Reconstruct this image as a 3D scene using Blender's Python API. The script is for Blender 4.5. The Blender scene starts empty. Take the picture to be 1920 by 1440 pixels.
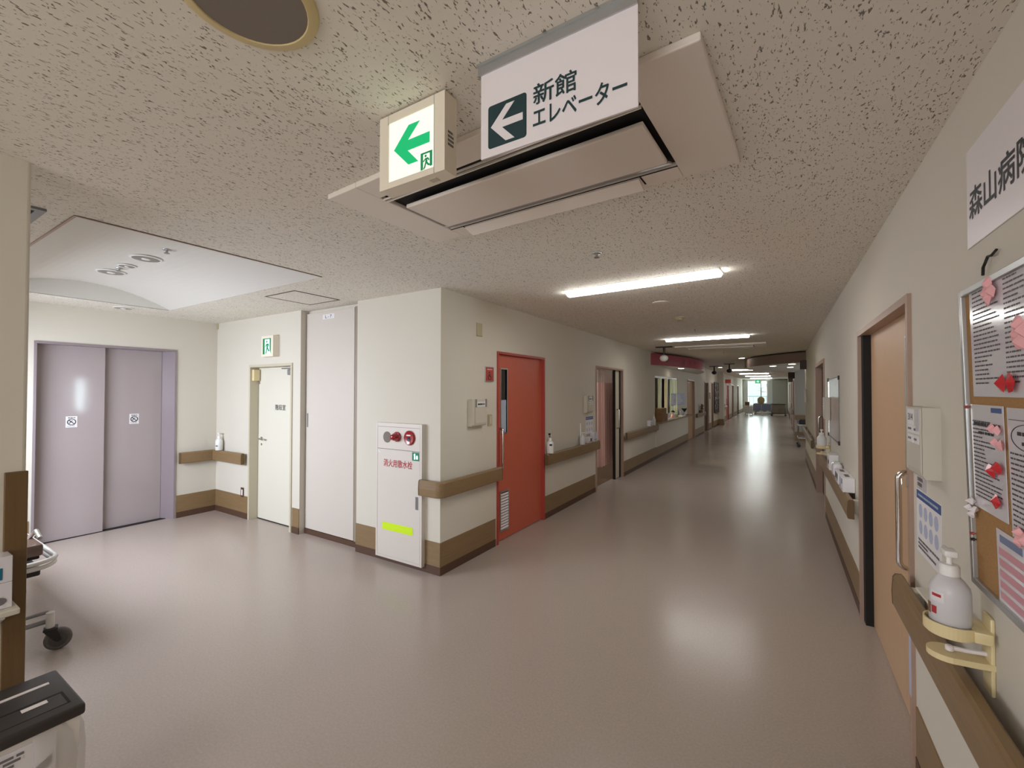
import bpy, bmesh, math, random
from mathutils import Vector, Matrix

random.seed(7)
scene = bpy.context.scene
COL = scene.collection
PI = math.pi

# ------------------------------------------------------------------ camera
F_PX, YAW, PITCH, ROLL, EYE = 816.488, 0.55346, 0.01572, 0.00127, 1.5992
cam_data = bpy.data.cameras.new('camera')
cam_data.sensor_width = 36.0
cam_data.lens = F_PX / 1920.0 * 36.0
cam_data.clip_start = 0.02
cam_data.clip_end = 300
cam = bpy.data.objects.new('camera', cam_data)
COL.objects.link(cam)
fwd = Vector((-math.sin(YAW) * math.cos(PITCH), math.cos(YAW) * math.cos(PITCH), math.sin(PITCH)))
rgt = fwd.cross(Vector((0, 0, 1))).normalized()
upv = rgt.cross(fwd)
r2 = rgt * math.cos(ROLL) + upv * math.sin(ROLL)
u2 = -rgt * math.sin(ROLL) + upv * math.cos(ROLL)
M = Matrix((r2, u2, -fwd)).transposed().to_4x4()
M.translation = Vector((0, 0, EYE))
cam.matrix_world = M
scene.camera = cam

# ------------------------------------------------------------------ world, exposure, daylight
world = bpy.data.worlds.new('sky')
scene.world = world
world.use_nodes = True
bgn = world.node_tree.nodes['Background']
bgn.inputs[0].default_value = (0.93, 0.95, 1.0, 1)
bgn.inputs[1].default_value = 1.15
vs = scene.view_settings
vs.view_transform = 'Standard'
vs.look = 'None'
vs.use_curve_mapping = False
vs.gamma = 1.0
vs.exposure = 0.5


def area_light(name, loc, rot, sx, sy, power, color):
    d = bpy.data.lights.new(name, 'AREA')
    d.shape = 'RECTANGLE'
    d.size, d.size_y, d.energy, d.color = sx, sy, power, color
    o = bpy.data.objects.new(name, d)
    o.location, o.rotation_euler = loc, rot
    COL.objects.link(o)
    return o


XL, XR, YH, XE, YP, H = -2.52, 0.4766, 2.897, -6.456, 0.457, 2.5
YEND = 38.0
TUBE_STRENGTH = 17.0
# daylight through windows (lobby window behind the left wall end, window at the far end)
area_light('daylight_lobby', (-5.0, 0.10, 1.66), (math.radians(48), 0, 0), 2.1, 0.95, 84, (0.78, 0.86, 1.0))
area_light('daylight_far', (-1.45, YEND + 0.35, 1.55), (math.radians(-90), 0, 0), 1.7, 1.9, 75, (0.95, 0.97, 1.0))
area_light('fill_back', (-1.0, -3.9, 1.5), (math.radians(90), 0, 0), 2.4, 1.5, 42, (0.94, 0.96, 1.0))  # added fill behind the camera, its window assumed to brighten signs and ceiling
area_light('daylight_ward', (1.9, 3.2, 1.45), (0, math.radians(90), 0), 1.3, 1.3, 190, (0.85, 0.91, 1.0))
area_light('fill_ward_left', (-6.2, 7.4, 1.5), (0, math.radians(-90), 0), 1.2, 2.4, 45, (0.92, 0.95, 1.0))  # added lamp to brighten the curtain and ward, no window there
area_light('daylight_bay', (3.05, 14.6, 1.4), (0, math.radians(90), 0), 1.6, 3.0, 12, (0.85, 0.92, 1.0))

# ------------------------------------------------------------------ materials
def lin(c):
    return tuple(((v / 255.0) / 12.92 if v / 255.0 <= 0.04045 else ((v / 255.0 + 0.055) / 1.055) ** 2.4) for v in c) + (1.0,)


MATS = {}


def mat(name, rgb, rough=0.5, metal=0.0, spec=0.5, emit=None, strength=0.0, noise=0.0, nscale=40.0, bump=0.0, bscale=200.0,
        trans=0.0, alpha=1.0, coat=0.0):
    m = bpy.data.materials.new(name)
    m.use_nodes = True
    nt = m.node_tree
    b = nt.nodes['Principled BSDF']
    b.inputs['Base Color'].default_value = lin(rgb)
    b.inputs['Roughness'].default_value = rough
    b.inputs['Metallic'].default_value = metal
    b.inputs['Specular IOR Level'].default_value = spec
    b.inputs['Transmission Weight'].default_value = trans
    b.inputs['Alpha'].default_value = alpha
    b.inputs['Coat Weight'].default_value = coat
    if emit:
        b.inputs['Emission Color'].default_value = lin(emit)
        b.inputs['Emission Strength'].default_value = strength
    tc = None
    if noise or bump:
        tc = nt.nodes.new('ShaderNodeTexCoord')
    if noise:
        n = nt.nodes.new('ShaderNodeTexNoise')
        n.inputs['Scale'].default_value = nscale
        n.inputs['Detail'].default_value = 4
        nt.links.new(tc.outputs['Object'], n.inputs['Vector'])
        mx = nt.nodes.new('ShaderNodeMix')
        mx.data_type = 'RGBA'
        c = lin(rgb)
        mx.inputs[6].default_value = tuple(v * (1 - noise) for v in c[:3]) + (1,)
        mx.inputs[7].default_value = tuple(min(1, v * (1 + noise)) for v in c[:3]) + (1,)
        nt.links.new(n.outputs['Fac'], mx.inputs[0])
        nt.links.new(mx.outputs[2], b.inputs['Base Color'])
    if bump:
        n2 = nt.nodes.new('ShaderNodeTexNoise')
        n2.inputs['Scale'].default_value = bscale
        n2.inputs['Detail'].default_value = 3
        nt.links.new(tc.outputs['Object'], n2.inputs['Vector'])
        bp = nt.nodes.new('ShaderNodeBump')
        bp.inputs['Strength'].default_value = bump
        bp.inputs['Distance'].default_value = 0.002
        nt.links.new(n2.outputs['Fac'], bp.inputs['Height'])
        nt.links.new(bp.outputs['Normal'], b.inputs['Normal'])
    MATS[name] = m
    return m


def wood(name, dark, light, rough=0.45, stretch=(3, 60, 60)):
    m = mat(name, dark, rough)
    nt = m.node_tree
    b = nt.nodes['Principled BSDF']
    tc = nt.nodes.new('ShaderNodeTexCoord')
    mp = nt.nodes.new('ShaderNodeMapping')
    mp.inputs['Scale'].default_value = stretch
    n = nt.nodes.new('ShaderNodeTexNoise')
    n.inputs['Scale'].default_value = 1.5
    n.inputs['Detail'].default_value = 5
    n.inputs['Distortion'].default_value = 0.6
    mx = nt.nodes.new('ShaderNodeMix')
    mx.data_type = 'RGBA'
    mx.inputs[6].default_value = lin(dark)
    mx.inputs[7].default_value = lin(light)
    nt.links.new(tc.outputs['Object'], mp.inputs['Vector'])
    nt.links.new(mp.outputs['Vector'], n.inputs['Vector'])
    nt.links.new(n.outputs['Fac'], mx.inputs[0])
    nt.links.new(mx.outputs[2], b.inputs['Base Color'])
    return m


def ceiling_material():
    m = mat('rockwool_tile', (231, 225, 213), 0.95, spec=0.1)
    nt = m.node_tree
    b = nt.nodes['Principled BSDF']
    tc = nt.nodes.new('ShaderNodeTexCoord')
    facs = []
    for scl, rot, lo, hi in (((150, 46, 1), 0.15, 0.315, 0.36), ((120, 70, 1), -0.5, 0.295, 0.335)):
        mp = nt.nodes.new('ShaderNodeMapping')
        mp.inputs['Scale'].default_value = scl
        mp.inputs['Rotation'].default_value = (0, 0, rot)
        n = nt.nodes.new('ShaderNodeTexNoise')
        n.inputs['Scale'].default_value = 1.0
        n.inputs['Detail'].default_value = 1.5
        n.inputs['Roughness'].default_value = 0.6
        n.inputs['Distortion'].default_value = 0.35
        mr = nt.nodes.new('ShaderNodeMapRange')
        mr.inputs[1].default_value = lo
        mr.inputs[2].default_value = hi
        nt.links.new(tc.outputs['Object'], mp.inputs['Vector'])
        nt.links.new(mp.outputs['Vector'], n.inputs['Vector'])
        nt.links.new(n.outputs['Fac'], mr.inputs[0])
        facs.append(mr.outputs[0])
    mn = nt.nodes.new('ShaderNodeMath')
    mn.operation = 'MINIMUM'
    nt.links.new(facs[0], mn.inputs[0])
    nt.links.new(facs[1], mn.inputs[1])
    mx = nt.nodes.new('ShaderNodeMix')
    mx.data_type = 'RGBA'
    mx.inputs[6].default_value = lin((132, 124, 113))
    mx.inputs[7].default_value = lin((231, 225, 213))
    nt.links.new(mn.outputs[0], mx.inputs[0])
    nt.links.new(mx.outputs[2], b.inputs['Base Color'])
    bp = nt.nodes.new('ShaderNodeBump')
    bp.inputs['Strength'].default_value = 0.5
    bp.inputs['Distance'].default_value = 0.003
    nt.links.new(mn.outputs[0], bp.inputs['Height'])
    nt.links.new(bp.outputs['Normal'], b.inputs['Normal'])
    return m


def floor_material():
    m = mat('vinyl_floor', (203, 179, 168), 0.4, spec=0.5)
    nt = m.node_tree
    b = nt.nodes['Principled BSDF']
    tc = nt.nodes.new('ShaderNodeTexCoord')
    n1 = nt.nodes.new('ShaderNodeTexNoise')
    n1.inputs['Scale'].default_value = 90
    n1.inputs['Detail'].default_value = 5
    n2 = nt.nodes.new('ShaderNodeTexNoise')
    n2.inputs['Scale'].default_value = 2.2
    n2.inputs['Detail'].default_value = 4
    nt.links.new(tc.outputs['Object'], n1.inputs['Vector'])
    nt.links.new(tc.outputs['Object'], n2.inputs['Vector'])
    mx = nt.nodes.new('ShaderNodeMix')
    mx.data_type = 'RGBA'
    mx.inputs[6].default_value = lin((156, 142, 131))
    mx.inputs[7].default_value = lin((181, 166, 156))
    nt.links.new(n1.outputs['Fac'], mx.inputs[0])
    nt.links.new(mx.outputs[2], b.inputs['Base Color'])
    mr = nt.nodes.new('ShaderNodeMapRange')
    mr.inputs[1].default_value = 0.3
    mr.inputs[2].default_value = 0.7
    mr.inputs[3].default_value = 0.215
    mr.inputs[4].default_value = 0.25
    nt.links.new(n2.outputs['Fac'], mr.inputs[0])
    nt.links.new(mr.outputs[0], b.inputs['Roughness'])
    bp = nt.nodes.new('ShaderNodeBump')
    bp.inputs['Strength'].default_value = 0.06
    bp.inputs['Distance'].default_value = 0.002
    nt.links.new(n1.outputs['Fac'], bp.inputs['Height'])
    nt.links.new(bp.outputs['Normal'], b.inputs['Normal'])
    return m


def glass_material(name, tint, opacity):
    m = bpy.data.materials.new(name)
    m.use_nodes = True
    nt = m.node_tree
    nt.nodes.clear()
    out = nt.nodes.new('ShaderNodeOutputMaterial')
    tr = nt.nodes.new('ShaderNodeBsdfTransparent')
    tr.inputs[0].default_value = lin(tint)
    gl = nt.nodes.new('ShaderNodeBsdfGlossy')
    gl.inputs['Roughness'].default_value = 0.03
    mix = nt.nodes.new('ShaderNodeMixShader')
    mix.inputs[0].default_value = opacity
    nt.links.new(tr.outputs[0], mix.inputs[1])
    nt.links.new(gl.outputs[0], mix.inputs[2])
    nt.links.new(mix.outputs[0], out.inputs[0])
    MATS[name] = m
    return m


def frosted_material(name, rgb, t=0.6):
    m = bpy.data.materials.new(name)
    m.use_nodes = True
    nt = m.node_tree
    nt.nodes.clear()
    out = nt.nodes.new('ShaderNodeOutputMaterial')
    tl = nt.nodes.new('ShaderNodeBsdfTranslucent')
    tl.inputs[0].default_value = lin(rgb)
    df = nt.nodes.new('ShaderNodeBsdfPrincipled')
    df.inputs['Base Color'].default_value = lin(rgb)
    df.inputs['Roughness'].default_value = 0.25
    mix = nt.nodes.new('ShaderNodeMixShader')
    mix.inputs[0].default_value = t
    nt.links.new(df.outputs[0], mix.inputs[1])
    nt.links.new(tl.outputs[0], mix.inputs[2])
    nt.links.new(mix.outputs[0], out.inputs[0])
    MATS[name] = m
    return m


WALL = mat('cream_wallpaper', (211, 204, 190), 0.75, spec=0.25, bump=0.12, bscale=260, noise=0.015, nscale=120)
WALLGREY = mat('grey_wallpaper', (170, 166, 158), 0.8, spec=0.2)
CEIL = ceiling_material()
PLASTER = mat('white_plaster', (216, 212, 204), 0.85, spec=0.2)
FLOOR = floor_material()
WOODT = wood('oak_trim', (118, 94, 62), (146, 119, 85), 0.42)
WOODTV = wood('oak_trim_upright', (92, 70, 40), (114, 88, 55), 0.42, (60, 60, 3))
KICK = mat('brown_vinyl_skirting', (84, 58, 42), 0.5)
ELEV = mat('lavender_steel', (164, 151, 150), 0.085, spec=0.5)
ELEVF = mat('lavender_steel_frame', (142, 129, 132), 0.35)
CREAMD = mat('cream_painted_steel', (219, 214, 198), 0.45)
CREAMF = mat('cream_frame_paint', (196, 187, 163), 0.5)
PANELW = mat('warm_white_steel', (214, 205, 195), 0.42)
TALLD = mat('pale_grey_laminate', (205, 195, 184), 0.5)
SHAFTF = mat('brown_grey_frame_paint', (150, 136, 120), 0.5)
REDD = mat('red_orange_door_paint', (192, 96, 72), 0.5)
REDF = mat('dark_red_frame_paint', (170, 66, 56), 0.45)
BEIGED = wood('beige_wood_door', (190, 155, 120), (202, 168, 133), 0.45, (40, 40, 2))
DARKD = mat('dark_brown_and_door_shade', (74, 56, 46), 0.5)  # dark brown of signs and shelves; on doors it paints recess shade
FRAMEB = mat('mauve_brown_frame', (170, 142, 124), 0.45)
BLACK = mat('black_plastic', (26, 24, 24), 0.45)
DARK = mat('dark_gap', (18, 15, 14), 0.8)  # near-black of dark parts, also paints the shade of gaps and recesses
INK = mat('dark_green_ink', (16, 52, 56), 0.5)
INKB = mat('black_ink', (40, 40, 44), 0.6)
SLATEINK = mat('slate_blue_print', (122, 132, 164), 0.5)
INKN = mat('soft_black_ink', (84, 80, 84), 0.6)
INKG = mat('grey_ink', (112, 108, 110), 0.6)
REDINK = mat('red_ink', (176, 40, 44), 0.5)
BLUEINK = mat('blue_print', (62, 88, 142), 0.5)
TEAL = mat('teal_print', (20, 104, 132), 0.5)
PINKINK = mat('pink_print', (206, 150, 160), 0.6)
PALEBLUE = mat('pale_blue_print', (178, 184, 208), 0.6)
PAPER = mat('white_paper', (226, 222, 222), 0.7)
LAMIN = mat('laminated_paper', (222, 218, 222), 0.14, coat=0.4)
SIGNW = mat('white_sign_acrylic', (232, 224, 226), 0.35)
CHROME = mat('chrome', (215, 213, 210), 0.12, metal=1.0)
STEEL = mat('brushed_steel', (176, 172, 168), 0.32, metal=1.0)
ALU = mat('aluminium', (190, 192, 192), 0.35, metal=0.85)
GREYP = mat('grey_plastic', (128, 126, 126), 0.45)
PUTTY = mat('putty_plastic', (204, 197, 182), 0.45)
BEIGEP = mat('beige_plastic', (183, 172, 138), 0.5)
YELLOWP = mat('old_yellow_plastic', (226, 208, 160), 0.38)
WHITEP = mat('white_plastic', (232, 230, 226), 0.35)
CLEARP = mat('translucent_plastic', (222, 219, 221), 0.28, trans=0.12, alpha=0.94)
BAG = mat('translucent_bag', (226, 222, 218), 0.2, alpha=0.45)
REDP = mat('glossy_red_plastic', (150, 18, 30), 0.15, coat=0.5)
REDLAMP = mat('red_lamp_lens', (170, 10, 22), 0.08, trans=0.25, coat=0.6)
REDPETAL = mat('red_foil', (196, 26, 40), 0.2, coat=0.4)
PINKPETAL = mat('pink_paper', (238, 176, 178), 0.8)
GREENS = mat('green_sticker', (18, 122, 92), 0.45)
LIME = mat('fluorescent_yellow_tape', (206, 240, 20), 0.5)
CORK = mat('cork', (166, 128, 86), 0.9, spec=0.1, noise=0.22, nscale=220)
ACW = mat('warm_white_air_conditioner', (234, 224, 212), 0.5)
ACG = mat('grey_flap', (158, 150, 146), 0.5)
SPKRIM = mat('aged_yellow_rim', (208, 188, 136), 0.5)
SPK = mat('grey_speaker_cloth', (128, 118, 110), 0.9, bump=0.4, bscale=900)
TUBE = mat('lit_diffuser', (255, 255, 255), 0.5, emit=(252, 250, 247), strength=TUBE_STRENGTH)
TUBE2 = mat('lit_panel', (255, 255, 255), 0.5, emit=(255, 246, 224), strength=70.0)
DOWN = mat('lit_downlight', (255, 255, 255), 0.5, emit=(255, 246, 232), strength=14.0)
EXITW = mat('lit_exit_face', (120, 120, 105), 0.5, emit=(250, 253, 228), strength=0.76)
EXITG = mat('lit_exit_green', (0, 70, 40), 0.5, emit=(0, 196, 118), strength=0.62)
EXITGD = mat('lit_exit_dark_green', (0, 60, 36), 0.5, emit=(0, 140, 84), strength=0.55)
EXITM = mat('exit_face_mint', (210, 255, 240), 0.5, emit=(196, 255, 236), strength=0.75)
HOUSING = mat('ivory_housing', (232, 222, 203), 0.5)
PINKC = mat('pink_curtain', (226, 186, 176), 0.9, spec=0.1)
MESHC = mat('curtain_mesh', (190, 165, 150), 0.9, alpha=0.6)
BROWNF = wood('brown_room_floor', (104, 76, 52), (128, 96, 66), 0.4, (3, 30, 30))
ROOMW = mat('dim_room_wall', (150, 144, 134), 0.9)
REDSOF = mat('crimson_fascia', (156, 44, 62), 0.5)
DARKRED = mat('dark_red_lettering', (104, 22, 40), 0.5)
BROWNSOF = mat('taupe_fascia', (132, 112, 104), 0.6)
GLASS = glass_material('clear_glass', (235, 245, 242), 0.08)
DARKGLASS = mat('dark_glass', (30, 30, 30), 0.06, spec=0.8)
FROST = frosted_material('frosted_glass', (205, 218, 235), 0.75)
BLIND = mat('pale_blue_film', (178, 186, 204), 0.5)
WARMW = mat('warm_room_wall', (232, 214, 170), 0.9)
GREENW = mat('pale_green_panel', (196, 214, 196), 0.7)
CARD = mat('brown_cardboard', (128, 92, 58), 0.8)
MATTRESS = mat('brown_vinyl_mattress', (98, 76, 64), 0.35)
TUBEW = mat('ivory_steel_tube', (206, 200, 192), 0.3)
HUB = mat('dark_grey_hub', (78, 74, 72), 0.5)
RUBBER = mat('grey_rubber', (96, 91, 87), 0.7)
BINB = mat('dark_bin_lid', (50, 45, 43), 0.45)
BINW = mat('white_bin_body', (222, 217, 212), 0.4)
BEDC = mat('slate_blue_blanket', (104, 108, 124), 0.9)
TAN = mat('tan_fabric', (196, 176, 130), 0.9)
CLOTHW = mat('white_fabric', (230, 228, 226), 0.9)
POSTERD = mat('dark_poster', (58, 48, 50), 0.6)
PHOTO = mat('photo_mosaic', (186, 170, 160), 0.3, noise=0.35, nscale=18)
PINKB = mat('pale_pink_building', (240, 214, 208), 0.9)
CYANB = mat('pale_blue_railing', (180, 214, 226), 0.6)
GRAVEL = mat('pale_ground', (200, 198, 192), 0.9)
GREENB = mat('dark_green_leaves', (44, 66, 40), 0.8)
FLOWER = mat('dried_flower_brown', (112, 78, 66), 0.9)


# ------------------------------------------------------------------ mesh helpers
class MB:
    """collects shapes in one mesh; x = along, y = depth, z = up, in the local frame of the thing"""

    def __init__(self):
        self.bm = bmesh.new()

    def _mark(self, faces, m):
        for f in faces:
            f.material_index = m

    def box(self, x0, x1, y0, y1, z0, z1, m=0, bev=0.0, seg=2):
        r = bmesh.ops.create_cube(self.bm, size=1.0)
        vs_ = r['verts']
        for v in vs_:
            v.co = Vector(((x0 + x1) / 2 + v.co.x * (x1 - x0), (y0 + y1) / 2 + v.co.y * (y1 - y0), (z0 + z1) / 2 + v.co.z * (z1 - z0)))
        fs = list({f for v in vs_ for f in v.link_faces})
        self._mark(fs, m)
        if bev:
            es = list({e for v in vs_ for e in v.link_edges})
            rr = bmesh.ops.bevel(self.bm, geom=es, offset=bev, segments=seg, affect='EDGES', profile=0.5)
            self._mark(rr['faces'], m)
        return self

    def tube(self, pts, r, seg=10, m=0, closed=False, rs=None):
        pts = [Vector(p) for p in pts]
        n = len(pts)
        rings = []
        prev = None
        for i, p in enumerate(pts):
            if closed:
                t = (pts[(i + 1) % n] - pts[i - 1])
            else:
                t = pts[min(i + 1, n - 1)] - pts[max(i - 1, 0)]
            t.normalize()
            if prev is None:
                a = Vector((0, 0, 1)) if abs(t.z) < 0.9 else Vector((1, 0, 0))
                nrm = t.cross(a).normalized()
            else:
                nrm = (prev - t * prev.dot(t)).normalized()
            prev = nrm
            bi = t.cross(nrm)
            rad = rs[i] if rs else r
            rings.append([self.bm.verts.new(p + (nrm * math.cos(2 * PI * k / seg) + bi * math.sin(2 * PI * k / seg)) * rad) for k in range(seg)])
        for i in range(n if closed else n - 1):
            a, b = rings[i], rings[(i + 1) % n]
            for k in range(seg):
                f = self.bm.faces.new((a[k], a[(k + 1) % seg], b[(k + 1) % seg], b[k]))
                f.material_index = m
        if not closed:
            for ring in (rings[0][::-1], rings[-1]):
                f = self.bm.faces.new(ring)
                f.material_index = m
        return self

    def lathe(self, c, prof, seg=20, m=0, axis='z', sx=1.0, sy=1.0):
        """prof: (radius, height) pairs; axis 'z' up or 'y' towards the viewer (local -y)"""
        c = Vector(c)
        rings = []
        for r, h in prof:
            ring = []
            for k in range(seg):
                a = 2 * PI * k / seg
                if axis == 'z':
                    co = c + Vector((r * sx * math.cos(a), r * sy * math.sin(a), h))
                elif axis == 'x':
                    co = c + Vector((h, r * sx * math.cos(a), r * sy * math.sin(a)))
                else:
                    co = c + Vector((r * sx * math.cos(a), -h, r * sy * math.sin(a)))
                ring.append(self.bm.verts.new(co))
            rings.append(ring)
        for i in range(len(rings) - 1):
            a, b = rings[i], rings[i + 1]
            for k in range(seg):
                f = self.bm.faces.new((a[k], a[(k + 1) % seg], b[(k + 1) % seg], b[k]))
                f.material_index = m
        for ring in (rings[0][::-1], rings[-1]):
            f = self.bm.faces.new(ring)
            f.material_index = m
        return self

    def prism(self, poly, y0, y1, m=0, plane='xz'):
        """polygon swept along the remaining axis from y0 to y1"""
        def P(a, b, d):
            if plane == 'xz':
                return Vector((a, d, b))
            if plane == 'xy':
                return Vector((a, b, d))
            return Vector((d, a, b))
        A = [self.bm.verts.new(P(a, b, y0)) for a, b in poly]
        B = [self.bm.verts.new(P(a, b, y1)) for a, b in poly]
        n = len(poly)
        fs = [self.bm.faces.new(A), self.bm.faces.new(B[::-1])]
        for i in range(n):
            fs.append(self.bm.faces.new((A[i], B[i], B[(i + 1) % n], A[(i + 1) % n])))
        self._mark(fs, m)
        return self

    def face(self, pts, m=0):
        f = self.bm.faces.new([self.bm.verts.new(Vector(p)) for p in pts])
        f.material_index = m
        return self

    def build(self, name, mats, parent=None, smooth=False, loc=None, rz=0.0):
        bmesh.ops.recalc_face_normals(self.bm, faces=self.bm.faces[:])
        me = bpy.data.meshes.new(name)
        self.bm.to_mesh(me)
        self.bm.free()
        for m in (mats if isinstance(mats, (list, tuple)) else [mats]):
            me.materials.append(m)
        if smooth:
            me.shade_smooth()
            me.set_sharp_from_angle(angle=math.radians(38))
        o = bpy.data.objects.new(name, me)
        COL.objects.link(o)
        if parent is not None:
            o.parent = parent
        if loc is not None:
            o.location = loc
        o.rotation_euler = (0, 0, rz)
        return o


def tag(o, label=None, cat=None, group=None, kind=None):
    if label:
        o['label'] = label
    if cat:
        o['category'] = cat
    if group:
        o['group'] = group
    if kind:
        o['kind'] = kind
    return o


def thing(name, label, cat, loc=(0, 0, 0), rz=0.0, group=None, kind=None):
    o = bpy.data.objects.new(name, None)
    o.empty_display_size = 0.05
    COL.objects.link(o)
    o.location = loc
    o.rotation_euler = (0, 0, rz)
    return tag(o, label, cat, group, kind)


def dup(root, loc, rz, label=None, group=None):
    r = root.copy()
    COL.objects.link(r)
    r.location = loc
    r.rotation_euler = (0, 0, rz)
    if label:
        r['label'] = label
    if group:
        r['group'] = group
    for ch in list(root.children):
        c = ch.copy()
        COL.objects.link(c)
        c.parent = r
        for g in list(ch.children):
            d = g.copy()
            COL.objects.link(d)
            d.parent = c
    return r


def simple(name, mb, mats, label, cat, loc, rz=0.0, group=None, smooth=False):
    o = mb.build(name, mats, None, smooth, loc, rz)
    return tag(o, label, cat, group)


def struct(name, mb, mats, label=None, cat=None, loc=(0, 0, 0), rz=0.0, smooth=False):
    o = mb.build(name, mats, None, smooth, loc, rz)
    return tag(o, label, cat, None, 'structure')


def text(parent, name, body, x0, x1, z0, z1, y, m, bold=0.0, flat=None, shear=0.0):
    """lettering fitted into x0..x1, z0..z1 at depth y (facing local -y); flat='top' lays it on a z plane"""
    cu = bpy.data.curves.new('lettering_curve', 'FONT')
    cu.body = body
    cu.size = 1.0
    cu.resolution_u = 3
    tmp = bpy.data.objects.new('lettering_tmp', cu)
    COL.objects.link(tmp)
    dg = bpy.context.evaluated_depsgraph_get()
    dg.update()
    me = bpy.data.meshes.new_from_object(tmp.evaluated_get(dg))
    bpy.data.objects.remove(tmp)
    bpy.data.curves.remove(cu)
    me.name = name
    xs = [v.co.x for v in me.vertices]
    ys = [v.co.y for v in me.vertices]
    ax, bx, ay, by = min(xs), max(xs), min(ys), max(ys)
    for v in me.vertices:
        u = (v.co.x - ax) / max(1e-6, bx - ax)
        w = (v.co.y - ay) / max(1e-6, by - ay)
        v.co = Vector((x0 + (x1 - x0) * u, y, z0 + (z1 - z0) * w + shear * u))
    if bold:                                # heavier strokes: the same outline laid over itself, shifted by a hair
        d = bold * (z1 - z0)
        bm = bmesh.new()
        for k, (dx, dz) in enumerate(((0, 0), (d, 0), (-d, 0), (0, d), (0, -d), (d * .7, d * .7), (-d * .7, -d * .7), (d * .7, -d * .7), (-d * .7, d * .7))):
            n0 = len(bm.verts)
            bm.from_mesh(me)
            bm.verts.ensure_lookup_table()
            for v in bm.verts[n0:]:
                v.co += Vector((dx, -0.00003 * k, dz))
        bm.to_mesh(me)
        bm.free()
    me.materials.clear()
    me.materials.append(m)
    o = bpy.data.objects.new(name, me)
    COL.objects.link(o)
    o.parent = parent
    return o


def print_lines(mb, x0, x1, z0, z1, y, rows, m=0, fill=0.6, seed=1, lo=0.35, hi=1.0, dash=0.012):
    """rows of tiny unreadable print, each row broken in word-long marks"""
    rnd = random.Random(seed)
    dz = (z1 - z0) / rows
    for i in range(rows):
        za = z1 - (i + 1) * dz + dz * (1 - fill) / 2
        zb = za + dz * fill
        x = x0
        end = x0 + (x1 - x0) * rnd.uniform(lo, hi)
        while x < end:
            w = min(dash * rnd.uniform(0.5, 2.2), end - x)
            mb.face([(x, y, za), (x + w, y, za), (x + w, y, zb), (x, y, zb)], m)
            x += w + dash * rnd.uniform(0.12, 0.4)
    return mb


RZL, RZR, RZN = PI / 2, -PI / 2, 0.0     # left wall, right wall, walls that face the camera (-Y)


def wall_panel(name, loc, rz, u1, openings, thick=0.12, z1=H, label=None):
    """wall front face on local y=0, body behind it; openings are (u0, u1, z0, z1)"""
    mb = MB()
    cuts = sorted({0.0, u1} | {o[0] for o in openings} | {o[1] for o in openings})
    for a, b in zip(cuts[:-1], cuts[1:]):
        ops = sorted([o for o in openings if o[0] < b - 1e-6 and o[1] > a + 1e-6], key=lambda o: o[2])
        z = 0.0
        for o in ops:
            if o[2] > z + 1e-4:
                mb.box(a, b, 0, thick, z, o[2])
            z = o[3]
        if z < z1 - 1e-4:
            mb.box(a, b, 0, thick, z, z1)
    return struct(name, mb, [WALL], label, 'wall', loc, rz)


def baseboard(name, loc, rz, spans, label):
    mb, kb = MB(), MB()
    for a, b in spans:
        mb.box(a, b, -0.006, 0, 0.072, 0.28)
        kb.box(a, b, -0.009, 0, 0.0, 0.072)
    o = struct(name, mb, [WOODT], label, 'baseboard', loc, rz)
    kb.build('skirting', [KICK], o)
    return o

# ================================================================== SETTING
mb = MB()
mb.box(-9.0, 4.5, -5.0, YEND + 0.2, -0.15, 0.0)
struct('floor', mb, [FLOOR], 'pinkish beige vinyl floor with soft daylight sheen', 'floor')

# ceiling with the hole of the vaulted lobby recess
RX0, RX1, RY0, RY1 = -5.85, -3.095, 0.72, 2.13
mb = MB()
mb.box(-9.0, RX0, -5.0, YEND + 0.2, H, H + 0.1)
mb.box(RX1, 4.5, -5.0, YEND + 0.2, H, H + 0.1)
mb.box(RX0, RX1, -5.0, RY0, H, H + 0.1)
mb.box(RX0, RX1, RY1, YEND + 0.2, H, H + 0.1)
ceil = struct('ceiling', mb, [CEIL], 'fissured acoustic tile ceiling', 'ceiling')
mb = MB()
NV = 24
pts = []
for i in range(NV + 1):
    t = i / NV
    pts.append((RY0 + (RY1 - RY0) * t, H + 0.172 * (1 - (2 * t - 1) ** 2)))
for (ya, za), (yb, zb) in zip(pts[:-1], pts[1:]):
    mb.face([(RX0, ya, za), (RX1, ya, za), (RX1, yb, zb), (RX0, yb, zb)])
mb.build('vault', [PLASTER], ceil, True)
mb = MB()
mb.prism(pts, RX0 - 0.02, RX0 + 0.002, 0, 'yz')
mb.prism(pts, RX1 - 0.002, RX1 + 0.02, 0, 'yz')
mb.build('vault_end', [PLASTER], ceil)
mb = MB()
mb.box(RX0, RX1 + 0.012, RY0 - 0.012, RY0, H - 0.004, H + 0.004)
mb.box(RX1, RX1 + 0.012, RY0, RY1, H - 0.004, H + 0.004)
mb.build('vault_shadow_line', [FRAMEB], ceil)  # brown strip painting the shadow gap along the vault edge

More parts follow.
